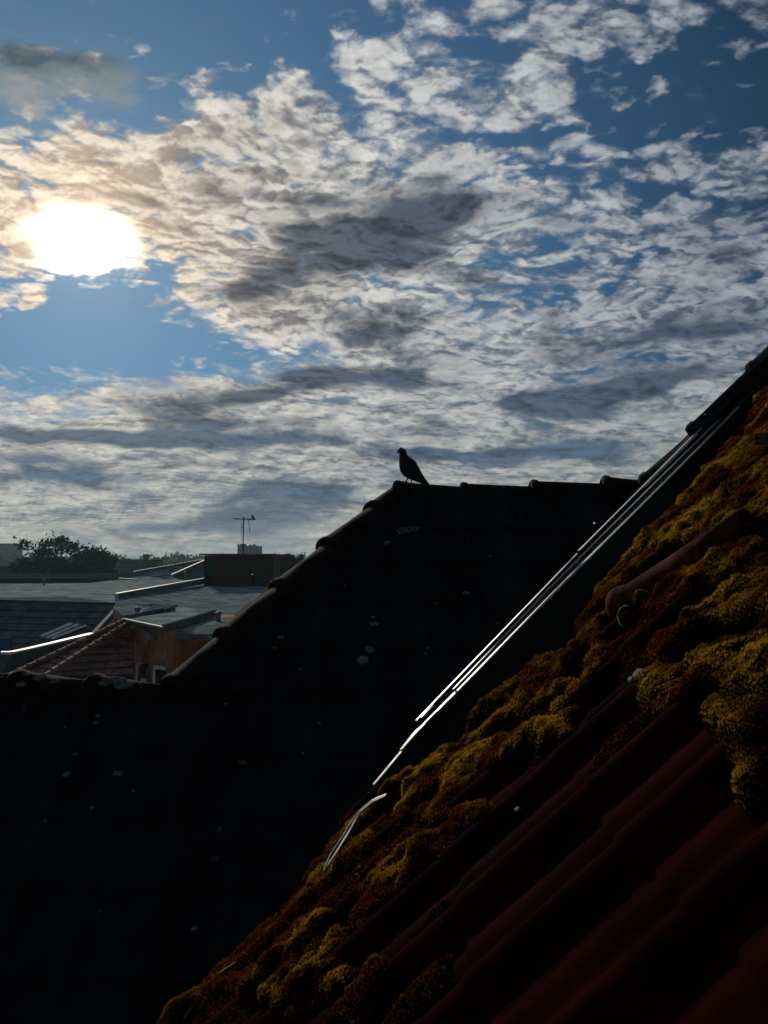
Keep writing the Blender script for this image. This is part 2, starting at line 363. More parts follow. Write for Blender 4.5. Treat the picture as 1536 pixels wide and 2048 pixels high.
def half_cap(mb, a, b, up, r0, r1, th=.016, seg=12, lip=.03):
    "a tapering half-round ridge tile from its wide end a to its narrow end b (a, b on its top line)"
    a, b = Vector(a), Vector(b); d = (b - a).normalized(); up = (Vector(up) - d * Vector(up).dot(d)).normalized(); s = d.cross(up)
    L = (b - a).length
    prof = [(0, r0 * .90), (.008, r0 + .006), (.022, r0 + .012), (.05, r0 + .010), (.062, r0), (L * .5, (r0 + r1) / 2), (L, r1)]
    outer = []; inner = []
    for (t, r) in prof:
        rr = r0 + (r1 - r0) * t / L
        c = a + (b - a) * (t / L) - up * rr
        for lst, q in ((outer, r), (inner, r - th)):
            lst.append([mb.b.verts.new(c + (up * math.cos(w) + s * math.sin(w) * 1.08) * q - up * (.0 if abs(w) < 1.57 else .01)) for w in [R(-108 + 216 * k / seg) for k in range(seg + 1)]])
    for g_, fl in ((outer, False), (inner, True)):
        for r_a, r_b in zip(g_, g_[1:]):
            for k in range(seg):
                q = (r_a[k], r_a[k + 1], r_b[k + 1], r_b[k]); mb.b.faces.new(q[::-1] if fl else q)
    for k in range(seg):
        mb.b.faces.new((outer[0][k], inner[0][k], inner[0][k + 1], outer[0][k + 1]))
        mb.b.faces.new((outer[-1][k], outer[-1][k + 1], inner[-1][k + 1], inner[-1][k]))
    for k in (0, seg):
        for i in range(len(prof) - 1):
            q = (outer[i][k], outer[i + 1][k], inner[i + 1][k], inner[i][k]); mb.b.faces.new(q if k == 0 else q[::-1])

# ================================================================ the dark hipped roof in front
FA, FB = 4.9, 1.1                                   # slope plane: y = FA + FB * z
def onF(px, py): r = ray(px, py); return r * (FA / (1 - FB * r.z))
fU = Vector((0, FB, 1)).normalized(); fN = Vector((0, -1, FB)).normalized()
hip_roof = thing('hipped_roof', onF(700, 1400), 'dark tiled hipped roof with lichen spots under the pigeon', 'roof')
def slope_mesh(name, O, ex, ey, n, w, l, dx, inside, hf, material, parent, kind=None):
    nx = int(w / dx) + 1; ny = int(l / dx) + 1
    X, Y = np.meshgrid(np.linspace(0, w, nx), np.linspace(0, l, ny))
    H = hf(X, Y)
    O, ex, ey, n = (np.array(v) for v in (O, ex, ey, n))
    V = O + X[..., None] * ex + Y[..., None] * ey + H[..., None] * n
    base = O + X[..., None] * ex + Y[..., None] * ey
    k = inside(base)
    idx = np.arange(nx * ny).reshape(ny, nx)
    Fc = np.stack([idx[:-1, :-1], idx[:-1, 1:], idx[1:, 1:], idx[1:, :-1]], -1)
    keep = k[:-1, :-1] & k[:-1, 1:] & k[1:, 1:] & k[1:, :-1]
    Fc = Fc[keep]; used = np.unique(Fc); re = np.zeros(nx * ny, dtype=np.int64); re[used] = np.arange(len(used))
    return np_mesh(name, V.reshape(-1, 3)[used], re[Fc], material, parent, kind)
def proj(P):
    "photo pixel of world points (used to cut slopes along their real edges)"
    y = P[..., 1]; z = P[..., 2]; yc = y * cP + z * sP; zc = z * cP - y * sP
    yc = np.maximum(yc, 1e-3)
    return 768 + F * P[..., 0] / yc, 1024 - F * zc / yc
def tile_h(X, Y, per=.30, course=.34, roll=.020, lip=.013, seed=1):
    row = np.floor(Y / course); fy = Y / course - row
    off = 0
    p = (X / per + off) % 1.0
    wave = np.where(p < .36, np.sin(p / .36 * np.pi) ** 1.0 * roll, -np.sin((p - .36) / .64 * np.pi) * roll * .28)
    col = np.floor(X / per)
    jit = ((np.sin(row * 12.9 + col * 78.2 + seed) * 43758.5) % 1.0 - .5) * .006
    return wave + (1 - fy) * lip + jit + .0015 * fbm(X * 30, Y * 30, 2, seed)
OF = Vector((-4.6, FA + FB * -3.0, -3.0))
hipx = [-400, 300, 330, 432, 545, 640, 735, 785, 1290, 2200]; hipy = [1380, 1392, 1378, 1290, 1196, 1112, 1034, 988, 984, 984]
def inF(P):
    px, py = proj(P); return py > np.interp(px, hipx, hipy)
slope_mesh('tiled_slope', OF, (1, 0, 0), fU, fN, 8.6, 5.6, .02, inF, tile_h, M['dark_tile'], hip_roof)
# rear slopes and the body under the roof
A_, B_, H_, L_ = onF(795, 985), onF(1290, 980), onF(325, 1385), onF(-500, 1375)
mb = MB()
dn = Vector((0, 1.1, -1)) * 3
mb.poly([A_, B_, B_ + dn, A_ + dn + Vector((-.8, 0, 0))], (0, -.03, -.06))
mb.poly([H_, A_, A_ + dn + Vector((-.8, 0, 0)), H_ + Vector((-1.2, 1.4, -2.4))], (.03, .0, -.08))
mb.poly([L_, H_, H_ + Vector((-1.2, 1.4, -2.4)), L_ + Vector((0, 1.4, -2.4))], (0, 0, -.08))
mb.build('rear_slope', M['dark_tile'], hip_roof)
mb = MB(); mb.poly([OF + Vector((0, .1, -.05)), OF + Vector((8.6, .1, -.05)), OF + Vector((8.6, .1, -11)), OF + Vector((0, .1, -11))], (0, 5.5, 0))
mb.build('wall', M['plaster'], hip_roof)
def cap_row(rows, parent, upv, r0=.112, r1=.098, plane=onF, matname='cap_tile'):
    for (x0, y0, x1, y1, d0, d1) in rows:
        a = plane(x0, y0) if d0 is None else at(x0, y0, d0); b = plane(x1, y1) if d1 is None else at(x1, y1, d1)
        mb = MB(); half_cap(mb, a, b, upv, r0, r1); mb.build('ridge_tile', M[matname], parent, smooth=True)
N_ = None
cap_row([(787, 963, 932, 974, N_, N_), (919, 967, 1072, 973, N_, N_), (1059, 962, 1216, 967, N_, N_), (1203, 953, 1300, 962, N_, N_)], hip_roof, (0, 0, 1))
cap_row([(325, 1362, 446, 1262, N_, N_), (430, 1264, 560, 1163, N_, N_), (543, 1167, 656, 1082, N_, N_), (638, 1083, 748, 1007, N_, N_), (733, 1010, 800, 963, N_, N_)], hip_roof, (-.3, 0, 1), .118, .104)
cap_row([(-135, 1333, 40, 1352, N_, N_), (27, 1343, 190, 1364, N_, N_), (178, 1350, 330, 1372, N_, N_)], hip_roof, (0, -.1, 1), .118, .102)
# vent comb under the lower ridge
mb = MB()
for k in range(150):
    if (k // 9) % 2: continue
    c = onF(-40 + k * 3.1, 1416 + k * .11) + fN * .028
    mb.beam(c, c - fU * .04, .003, .003, fN)
mb.build('vent_comb', M['cap_tile'], hip_roof)
def blob_patch(mb, c, n, r, seed, asp=1.0, ring=False):
    rr = random.Random(seed); n = Vector(n).normalized(); x = Vector((0, 0, 1)).cross(n).normalized(); y = n.cross(x); k = 16
    ph = [rr.uniform(0, 6.28) for _ in range(3)]
    rad = [r * (1 + .16 * math.sin(2 * t + ph[0]) + .10 * math.sin(5 * t + ph[1]) + .06 * math.sin(9 * t + ph[2])) for t in [6.283 * i / k for i in range(k)]]
    P = [x * math.cos(6.283 * i / k) * rad[i] * asp + y * math.sin(6.283 * i / k) * rad[i] for i in range(k)]
    o = [mb.b.verts.new(c + p) for p in P]; u = [mb.b.verts.new(c + p * .82 + n * .005) for p in P]
    for i in range(k): mb.b.faces.new((o[i], o[(i + 1) % k], u[(i + 1) % k], u[i]))
    if ring:
        w = [mb.b.verts.new(c + p * .6 + n * .001) for p in P]
        for i in range(k): mb.b.faces.new((u[i], u[(i + 1) % k], w[(i + 1) % k], w[i]))
        if rr.random() < .5: mb.b.faces.new([mb.b.verts.new(c + p * .3 + n * .002) for p in P])
    else: mb.b.faces.new(u)
spots = [(804, 1069, 9, 1), (823, 1066, 10, 1), (775, 1094, 6, 0), (747, 1243, 4, 0), (749, 1256, 7, 0), (739, 1307, 8, 0), (726, 1328, 10, 0), (932, 1194, 5, 0), (563, 1283, 5, 0), (551, 1305, 3, 0),
         (602, 1348, 3, 0), (486, 1533, 6, 1), (199, 1440, 4, 0), (196, 1454, 4, 0), (155, 1517, 4, 0), (137, 1557, 6, 0), (239, 1555, 7, 0), (440, 1667, 5, 1), (431, 1726, 6, 1), (187, 1624, 4, 0), (452, 1416, 3, 0),
         (855, 1305, 3, 0), (851, 1316, 3, 0), (980, 1121, 2, 0), (52, 1421, 2, 0), (132, 1463, 2, 0), (200, 1833, 5, 1), (607, 1515, 3, 0), (392, 1865, 5, 0), (95, 1650, 3, 0), (270, 1590, 3, 0), (1040, 1037, 2, 0), (870, 1215, 2, 0), (640, 1455, 3, 0), (690, 1180, 2, 0), (995, 1255, 3, 0)]
mb = MB()
for i, (px, py, r, rg) in enumerate(spots):
    blob_patch(mb, onF(px, py) + fN * .034, fN, r / F * onF(px, py).y * 1.0, i, 1.3, bool(rg))
for i, (px, py, r, a) in enumerate([(53, 1370, 9, 1.4), (117, 1364, 8, 1.4), (60, 1352, 5, 1.5), (88, 1357, 9, 2), (212, 1368, 7, 1.5), (221, 1370, 5, 1.2), (240, 1362, 13, 2.0), (255, 1372, 12, 1.9), (222, 1361, 7, 1.5), (290, 1374, 3, 1), (190, 1353, 6, 2), (708, 1035, 4, 1.3), (8, 1357, 5, 2)]):
    c = onF(px, py)
    blob_patch(mb, c + Vector((0, -.040 - .0012 * (py - 1350), .012)), (0, -.75, .66), .75 * r / F * c.y, 90 + i, a, False)
mb.build('lichen', M['lichen'], hip_roof, kind='stuff')
# the hip that climbs towards the right
mb = MB()
rh = [at(1272, 975, 5.6), at(1380, 872, 5.2), at(1495, 750, 4.85), at(1700, 535, 4.3)]
mb.poly([rh[0], rh[3], at(1700, 900, 3.9), at(1330, 1080, 4.6), at(1150, 1180, 4.95)], (.05, .06, -.05))
mb.build('side_slope', M['dark_tile'], hip_roof)
cap_row([(1276, 957, 1388, 860, 5.5, 5.15), (1371, 857, 1503, 738, 5.15, 4.8), (1489, 737, 1620, 608, 4.8, 4.45)], hip_roof, (-.7, 0, .7), .10, .09)

# ================================================================ the mossy roof slope beside the camera
PS = .88; PC = .866
pN = Vector((-PS, 0, 1)).normalized(); pT = Vector((1, 0, PS)).normalized()
def onP(px, py, lift=0.0):
    r = ray(px, py); c = PC - lift * math.sqrt(1 + PS * PS)
    return r * (c / (PS * r.x - r.z))
moss_roof = thing('mossy_roof', onP(1300, 1800), 'red clay tiled roof slope thick with yellow green moss in the foreground', 'roof')
edge = [(1912, 380), (1632, 690), (1532, 800), (1466, 905), (1426, 960), (1351, 1060), (1276, 1130), (1211, 1195), (1181, 1260), (1156, 1310), (1076, 1350), (986, 1430), (931, 1510), (862, 1560), (770, 1610), (757, 1590), (700, 1650), (645, 1745), (600, 1800), (500, 1895), (400, 1985), (350, 2050), (250, 2160), (0, 2420)]
ey_ = [e[1] for e in edge]; ex_ = [e[0] for e in edge]
P0 = Vector((-3.2, -5.0, PS * -3.2 - PC))
roll0 = 1.055; RPER = .267
def p_h(X, Y):          # X runs along world y (across the rolls), Y runs up the slope
    wy = X - 5.0
    p = ((wy - roll0) / RPER + .20) % 1.0; colm = np.floor((wy - roll0) / RPER + .20)
    course = .345; yo = Y + .012 * np.sin(colm * 2.3)
    row = np.floor(yo / course); fy = yo / course - row
    up = np.where(p < .40, np.sin(np.clip(p / .40, 0, 1) * np.pi) ** .8 * .042, 0)
    mid = np.where((p > .55) & (p < .85), np.sin(np.clip((p - .55) / .30, 0, 1) * np.pi) * .010, 0)
    jit = ((np.sin(row * 12.9 + colm * 78.2) * 43758.5) % 1.0 - .5) * .008
    return up + mid + (1 - fy) * .007 + jit * .3 + .0012 * fbm(X * 40, Y * 40, 3, 3)
def inP(P):
    wx, wy = P[..., 0], P[..., 1]
    px, py = proj(P); lim = np.interp(py, ey_, ex_)
    vis = (px > lim)
    return np.where(wy > .6, vis, wx > -1.15 - .12 * (wy - .6))
def moss_amount(P, X, Y):
    px, py = proj(P)
    px = px + 22 * fbm(X * 7, Y * 7, 3, 31); py = py + 22 * fbm(X * 7, Y * 7, 3, 47)
    m = np.zeros_like(px); wob = 1 + .45 * fbm(X * 5, Y * 5, 2, 61)
    for (w, amp, pts) in MOSS:
        for (x0, y0), (x1, y1) in zip(pts, pts[1:]):
            dx, dy = x1 - x0, y1 - y0; t = np.clip(((px - x0) * dx + (py - y0) * dy) / (dx * dx + dy * dy), 0, 1)
            dd = np.hypot(px - x0 - t * dx, py - y0 - t * dy) / (w * .84 * wob)
            m = np.maximum(m, amp * np.clip(1 - dd * dd, 0, 1))
    wy = X - 5.0
    p = ((wy - roll0) / RPER + .20) % 1.0
    chan = np.clip(np.sin((p - .42) / .58 * np.pi), 0, 1) * (p > .42)
    gen = np.clip(fbm(X * 3.2, Y * 2.0, 3, 11) * 1.3 + .05, 0, 1) * chan * .75
    gen = gen * np.where(py < 1720, .35, np.where(px > 900, .45, 1.1))
    lim = np.interp(py, ey_, ex_); band = np.clip(1.25 - (px - lim) / (180 + .35 * np.clip(1500 - py, 0, 600)), 0, 1)
    carpet = band * (.34 + .42 * fbm(X * 4.5 + Y * 2, Y * 3 - X, 4, 71)) * np.clip((2300 - px) / 500, 0, 1)
    return np.maximum(np.maximum(m * (.75 + .35 * fbm(X * 9, Y * 9, 3, 5)), gen), carpet)
MOSS = [  # width px, amount, centre line on the photo's view of the slope
    (42, .9, [(1461, 919), (1411, 989), (1346, 1079), (1261, 1154), (1206, 1219), (1181, 1294)]),
    (40, .9, [(1561, 854), (1516, 934), (1456, 1014), (1386, 1084), (1316, 1134), (1231, 1224), (1156, 1334)]),
    (34, .8, [(1552, 964), (1496, 1024), (1416, 1089)]),
    (44, 1.0, [(1126, 1329), (1026, 1369), (966, 1434), (921, 1509), (876, 1574), (806, 1619)]),
    (28, .8, [(1166, 1394), (1076, 1424), (1006, 1469), (951, 1534), (916, 1584)]),
    (34, 1.0, [(1141, 1484), (1056, 1504), (976, 1544), (916, 1604), (886, 1644)]),
    (34, .8, [(1216, 1294), (1196, 1384), (1146, 1454)]),
    (70, 1.15, [(1480, 1050), (1560, 1010)]), (60, 1.1, [(1520, 1110), (1500, 1060)]),
    (46, .9, [(1320, 1220), (1400, 1180), (1536, 1120)]), (60, 1.0, [(1350, 1330), (1430, 1260), (1560, 1200)]), (70, .9, [(1330, 1420), (1420, 1380), (1560, 1330)]),
    (60, .9, [(1480, 1450), (1540, 1620)]), (60, .7, [(1536, 1400), (1490, 1480)]),
    (36, 1.0, [(985, 1655), (920, 1680), (865, 1730), (850, 1750)]), (50, .8, [(850, 1735), (780, 1790), (740, 1850)]),
    (28, .8, [(735, 1730), (690, 1760), (660, 1790)]), (26, .8, [(790, 1620), (730, 1670), (690, 1720)]),
    (34, .9, [(660, 1860), (600, 1890), (560, 1960)]), (30, .8, [(640, 1890), (590, 1960), (560, 2010)]), (34, .9, [(560, 1960), (470, 1990), (380, 2045), (340, 2100)]),
    (34, .8, [(700, 1880), (650, 1930), (610, 1990)]), (34, .8, [(700, 1970), (640, 1980), (590, 2040)]), (40, .7, [(780, 1980), (720, 2060)]),
]
def moss_field(X, Y, P):
    m = moss_amount(P, X, Y)
    h = np.clip(m - .12, 0, None) ** .7 * .066 * (1 + .45 * fbm(X * 14, Y * 14, 3, 21)) + np.where(m > .12, .006 * fbm(X * 45, Y * 45, 3, 8), 0)
    return m, h
def sheet_P(name, y0, y1, s0, s1, dx, mfun, material, kind=None):
    O = np.array(P0); ex = np.array((0, 1, 0)); ey = np.array(pT); n = np.array(pN)
    nx = int((y1 - y0) / dx) + 1; ny = int((s1 - s0) / dx) + 1
    X, Y = np.meshgrid(np.linspace(y0 + 5, y1 + 5, nx), np.linspace(s0, s1, ny))
    base = O + X[..., None] * ex + Y[..., None] * ey
    H, k = mfun(X, Y, base)
    V = base + H[..., None] * n
    idx = np.arange(nx * ny).reshape(ny, nx)
    Fc = np.stack([idx[:-1, :-1], idx[1:, :-1], idx[1:, 1:], idx[:-1, 1:]], -1)
    keep = k[:-1, :-1] | k[:-1, 1:] | k[1:, 1:] | k[1:, :-1]
    Fc = Fc[keep]; used = np.unique(Fc); re = np.zeros(nx * ny, dtype=np.int64); re[used] = np.arange(len(used))
    return np_mesh(name, V.reshape(-1, 3)[used], re[Fc], material, moss_roof, kind), X, Y, V, k
def f_tiles(X, Y, B): return p_h(X, Y), inP(B)
def f_moss(X, Y, B):
    global MH
    m, h = moss_field(X, Y, B); MH = h; k = (m > .14) & inP(B)
    return np.where(k, p_h(X, Y) * .45 + h + .004, p_h(X, Y) - .01), k
sheet_P('roof_tiles', .55, 7.0, .6, 8.6, .0105, f_tiles, M['red_tile'])
sheet_P('roof_tiles', -5.0, .55, .6, 8.6, .04, f_tiles, M['red_tile'])
def moss_mat(name, trans, c0, c1):
    m = bpy.data.materials.new(name); m.use_nodes = True; t = m.node_tree; g = G(t); p = t.nodes['Principled BSDF']
    tc = t.nodes.new('ShaderNodeTexCoord').outputs['Object']
    n = g.noise(tc, 5, 4, .6); n2 = g.noise(tc, 130, 3, .7)
    f = g.ramp(n, .42, .62)
    if name == 'moss_tip':          # dead rusty shoots low down, living yellow-green ones on the crests
        at_n = t.nodes.new('ShaderNodeAttribute'); at_n.attribute_name = 'crest'
        f = g.m('MULTIPLY', g.ramp(n, .42, .62), g.ramp(at_n.outputs['Fac'], .15, .9)); c0 = (.20, .055, .012)
    c = g.mix(f, c0, c1)
    c = g.mix(g.ramp(n2, .35, .7), g.v('SCALE', c, scale=.12), c)
    g.link(p, 0, c); p.inputs['Roughness'].default_value = 1; p.inputs['Specular IOR Level'].default_value = 0
    b = t.nodes.new('ShaderNodeBump'); b.inputs['Distance'].default_value = .004
    g.link(b, b.inputs.find('Height'), g.noise(tc, 260, 4, .7)); t.links.new(b.outputs[0], p.inputs['Normal'])
    tr = t.nodes.new('ShaderNodeBsdfTranslucent'); g.link(tr, 0, c)
    mx = t.nodes.new('ShaderNodeMixShader'); mx.inputs[0].default_value = trans
    t.links.new(p.outputs[0], mx.inputs[1]); t.links.new(tr.outputs[0], mx.inputs[2]); t.links.new(mx.outputs[0], t.nodes['Material Output'].inputs[0])
    return m
M['moss'] = moss_mat('moss', .05, (.020, .006, .002), (.022, .018, .002)); M['moss_tip'] = moss_mat('moss_tip', .5, (.42, .15, .03), (.82, .50, .045))
mo, X, Y, V, k = sheet_P('moss', .7, 6.2, .6, 8.0, .0085, f_moss, M['moss'], 'stuff')
# fine upright moss shoots over the cushions
rs = np.random.RandomState(3)
cand = np.argwhere(k & (X - 5 < 6)); cy_ = X[cand[:, 0], cand[:, 1]] - 5
pxx, pyy = proj(V[cand[:, 0], cand[:, 1]]); ok = (pxx > 200) & (pxx < 1700) & (pyy < 2200) & (pyy > 600)
cand = cand[ok]; NB = 460000
w = (.10 + np.clip((MH[cand[:, 0], cand[:, 1]] - .018) / .035, 0, 1.2) ** 1.6) / np.maximum(V[cand[:, 0], cand[:, 1], 1], 1.0) ** .5; w /= w.sum()
sel = cand[rs.choice(len(cand), NB, p=w)]
base = V[sel[:, 0], sel[:, 1]] + (rs.rand(NB, 1) - .5) * .0085 * np.array((0, 1, 0)) + (rs.rand(NB, 1) - .5) * .0085 * np.array(pT)
dist = base[:, 1:2]
hgt = (.0045 + .006 * rs.rand(NB, 1)) * np.clip(dist / 2.2, .8, 1.6); wid = .0010 * np.clip(dist / 1.4, 1, 2.6)
lean = rs.randn(NB, 3) * .35 + np.array((-.25, -.05, .9)); lean /= np.linalg.norm(lean, axis=1, keepdims=True)
sd = rs.randn(NB, 3); sd -= (sd * lean).sum(1, keepdims=True) * lean; sd /= np.linalg.norm(sd, axis=1, keepdims=True)
b0 = base - np.array(pN) * .002
vv = np.stack([b0 - sd * wid, b0 + sd * wid, b0 + lean * hgt], 1).reshape(-1, 3)
crest = np.clip((MH[sel[:, 0], sel[:, 1]] - .016) / .032, 0, 1)
ms = np_mesh('moss_shoots', vv, np.arange(NB * 3).reshape(-1, 3), M['moss_tip'], moss_roof, 'stuff', smooth=False)
at_ = ms.data.attributes.new('crest', 'FLOAT', 'POINT'); at_.data.foreach_set('value', np.repeat(crest, 3).astype(np.float32))
# under-board along the cut edge of the slope and the wall below it
mb = MB()
pts = [onP(x, y, -.03) for (x, y) in edge if 400 < y < 2100]
for a, b in zip(pts, pts[1:]):
    mb.poly([a + pT * .04, b + pT * .04, b + pT * .04 - Vector((0, 0, .10)), a + pT * .04 - Vector((0, 0, .10))], (.02, 0, 0))
mb.build('edge_board', M['black_frame'], moss_roof)
# broken tile end sticking out of the moss, and worn pale tile
mb = MB(); a = onP(1236, 1222, .03); b = onP(1500, 1050, .06); half_cap(mb, a + pN * .055, b + pN * .05, pN, .060, .052, .012)
mb.build('cover_tile', mat('worn_red_tile', (.045, .012, .007), .9, .05, var=.6, scale=22, bump=.004, bscale=70), moss_roof, smooth=True)
mb = MB()
for i, (px, py, r, a) in enumerate([(1277, 1348, 12, 1.7), (1262, 1360, 7, 1.5), (1105, 1170, 3, 1), (1036, 1620, 6, 1.3), (720, 1735, 3, 1), (715, 1750, 3, 1)]):
    blob_patch(mb, onP(px, py, .046), pN, r / F * onP(px, py).y, 300 + i, a)
mb.build('lichen', M['lichen'], moss_roof, kind='stuff')

mb = MB(); mb.tube([onP(x, y, l) for (x, y, l) in [(1262, 1213, .085), (1249, 1212, .082), (1240, 1220, .075), (1236, 1232, .062), (1239, 1246, .050), (1246, 1257, .042)]], [.001, .003, .004, .004, .003, .001], 7)
mb.build('broken_edge', M['lichen'], moss_roof, smooth=True)
# ================================================================ roof window and its metal flashing
def vd(x): return 1 / (1 / 3.0 + (x - 745) / 755 * (1 / 4.5 - 1 / 3.0))          # distance along the window's edge
win = thing('roof_window', at(900, 1440, vd(900)), 'long dark roof window frame edged with bright silver metal strips', 'roof window')
vdir = (at(1500, 790, 4.5) - at(745, 1572, 3.0)).normalized(); wn = Vector((-.755, -.14, .64)); wn = (wn - vdir * wn.dot(vdir)).normalized(); ws = vdir.cross(wn)
if ws.x < 0: ws = -ws           # ws points to the right, towards the moss
def frame_strip(name, line, w, th, m, smooth=False, off=0.0):
    "a flat metal profile whose left edge follows the pixel line"
    mb = MB()
    P = [at(x, y, vd(x)) + wn * off for (x, y) in line]
    wl = w if isinstance(w, list) else [w] * len(P)
    for a, b, w0, w1 in zip(P, P[1:], wl, wl[1:]):
        mb.poly([a, b, b + ws * w1, a + ws * w0], -wn * th)
    return mb.build(name, m, win)
side_top = [(745, 1572), (805, 1502), (1096, 1196), (1300, 998), (1474, 824), (1700, 590)]
side_bot = [(760, 1600), (912, 1538), (1222, 1215), (1384, 1062), (1575, 860), (1790, 640)]
mb = MB()
for (a, b, c, d) in zip(side_top, side_top[1:], side_bot, side_bot[1:]):
    mb.poly([at(*a, vd(a[0])), at(*b, vd(b[0])), at(*d, vd(d[0]) - .12), at(*c, vd(c[0]) - .06)], (.03, .05, -.02))
mb.build('frame_side', M['black_frame'], win)
mb = MB()
top = [(745, 1572), (805, 1485), (832, 1441), (1096, 1160), (1290, 975), (1700, 562)]
for a, b, c, d in zip(top, top[1:], side_top[:1] + side_top[1:], side_top[1:]):
    mb.poly([at(*a, vd(a[0]) + .03), at(*b, vd(b[0]) + .03), at(*d, vd(d[0]) + .012), at(*c, vd(c[0]) + .012)], (.02, .06, -.04))
mb.build('frame_top', M['black_frame'], win)
frame_strip('cover_strip', [(832, 1441), (1153, 1108)], .012, .004, M['alu'], off=.002)
frame_strip('cover_strip', [(1156, 1103), (1400, 858)], .018, .004, M['alu'], off=.004)
frame_strip('cover_strip', [(1408, 848), (1545, 706)], .010, .004, M['alu_grey'], off=.004)
frame_strip('cladding', [(905, 1381), (1086, 1190), (1196, 1079), (1452, 826)], .017, .006, M['alu'], off=.006)
frame_strip('cladding', [(843, 1437), (866, 1412)], .012, .006, M['alu'], off=.006)
frame_strip('cladding', [(873, 1402), (885, 1390)], .012, .006, M['alu'], off=.006)
frame_strip('rail', [(800, 1500), (830, 1462), (1098, 1184), (1280, 1004), (1464, 822)], [.020, .040, .085, .080, .060], .006, M['alu_grey'], off=.002)
frame_strip('rail', [(906, 1394), (1094, 1198), (1200, 1085)], .016, .004, M['alu'], off=.008)
frame_strip('rail', [(745, 1569), (806, 1496)], .022, .005, M['lead'], off=.001)
frame_strip('rail', [(1464, 822), (1550, 735)], .014, .005, M['alu_grey'], off=.001)
for (x, y) in [(1192, 1050), (1244, 1042), (1157, 1128), (998, 1281), (905, 1375), (1484, 768), (1412, 832)]:
    mb = MB(); c = at(x, y, vd(x)) + wn * .012; mb.tube([c - wn * .006, c, c + wn * .003], [.007, .007, .004], 8); mb.build('screw', M['alu'], win, smooth=True)
# hood at the upper end
mb = MB()
mb.poly([at(1376, 868, 4.22), at(1400, 866, 4.2), at(1462, 822, 4.3), at(1700, 580, 4.6), at(1700, 555, 4.7)], wn * .03)
mb.build('hood', M['black_frame'], win)
# lead apron below
fl = thing('lead_flashing', onP(700, 1680, .06), 'bent bright lead flashing strip below the roof window', 'flashing')
def ribbon(name, pts, w, m, parent, lift, th=.003):
    P = [onP(x, y, lift_) for (x, y, lift_) in pts]; mb = MB()
    L = []; Rr = []
    for i, p in enumerate(P):
        d = (P[min(i + 1, len(P) - 1)] - P[max(i - 1, 0)]).normalized(); s = d.cross(pN).normalized()
        if s.x < 0: s = -s
        ww = w[i]
        L.append(p); Rr.append(p + s * ww)
    for i in range(len(P) - 1): mb.poly([L[i], L[i + 1], Rr[i + 1], Rr[i]], -pN * th)
    return mb.build(name, m, parent)
ribbon('lead_sheet', [(768, 1593, .09), (745, 1603, .09), (722, 1622, .085), (705, 1645, .08), (690, 1672, .075), (668, 1708, .07), (646, 1742, .065)], [.016, .018, .018, .017, .016, .013, .006], M['lead'], fl, .06)
ribbon('lead_edge', [(765, 1591, .096), (742, 1601, .096), (718, 1621, .09), (700, 1645, .086), (684, 1672, .08), (660, 1708, .075), (646, 1738, .07)], [.004, .004, .004, .004, .003, .003, .002], M['alu'], fl, .06)
fl2 = thing('valley_flashing', onP(420, 1970, .05), 'thin dull grey metal strip at the bottom edge of the mossy roof', 'flashing')
ribbon('metal_sheet', [(470, 1924, .06), (440, 1945, .06), (410, 1975, .06), (388, 2005, .055), (368, 2034, .05)], [.003, .005, .006, .006, .004], M['lead'], fl2, .05)

# ================================================================ pigeon
pg = thing('pigeon', onF(815, 966), 'dark pigeon standing on the roof ridge facing left', 'bird')
PY = onF(815, 966).y
def pp(px, py, dy=0.0): return at(px, py, PY - .02) + Vector((0, dy, 0))
sp = [(795.8, 904.2, 2.2), (798, 902.8, 4.8), (801.3, 901.4, 6.9), (804.3, 903, 8.0), (805.8, 908, 8.0), (806.8, 914, 9.2), (809.2, 920, 12.4), (813, 927, 16.6), (816.8, 934, 18.6), (820.8, 941, 17.6), (826.3, 947.5, 14.4), (833, 953, 10.2), (840, 958.5, 7.6), (847, 963, 5.6), (853, 967.2, 4.4), (857, 969.6, 3.6)]
rings = []
for i, (x, y, r) in enumerate(sp):
    a = Vector(sp[max(i - 1, 0)][:2]); b = Vector(sp[min(i + 1, len(sp) - 1)][:2]); d = (b - a).normalized(); nrm = Vector((-d.y, d.x))
    k = F / PY; wy = (r / k) * (.80 if i < 12 else 1.0 + (i - 12) * .15)
    rings.append([pp(x + nrm.x * r * math.cos(t), y + nrm.y * r * math.cos(t), wy * math.sin(t)) for t in [2 * math.pi * j / 18 for j in range(18)]])
mb = MB().loft(rings); body = mb.build('body', M['feather'], pg, smooth=True)
mb = MB(); mb.tube([pp(797.5, 903.8), pp(794.5, 904.6), pp(791.8, 907.2)], [.0075, .0055, .001], 8); mb.build('beak', M['beak'], pg, smooth=True)
for s in (-1, 1):
    mb = MB(); rg = []
    for (x, y, r, o) in [(813, 918, 2, .7), (818, 924, 8, .86), (823, 932, 11, .92), (829, 941, 10, .85), (836, 949, 7.5, .72), (844, 957, 5, .6), (852, 963, 2.2, .5)]:
        k = F / PY; d = Vector((.62, .78)); nrm = Vector((-d.y, d.x))
        rg.append([pp(x + nrm.x * r * math.cos(t), y + nrm.y * r * math.cos(t), s * (11.5 / k * o + .006 * math.sin(t))) for t in [2 * math.pi * j / 10 for j in range(10)]])
    mb.loft(rg); mb.build('wing', M['feather'], pg, smooth=True)
    mb = MB(); bmesh.ops.create_uvsphere(mb.b, u_segments=8, v_segments=6, radius=.004, matrix=Matrix.Translation(pp(801, 902, s * .0155))); mb.build('eye', M['beak'], pg, smooth=True)
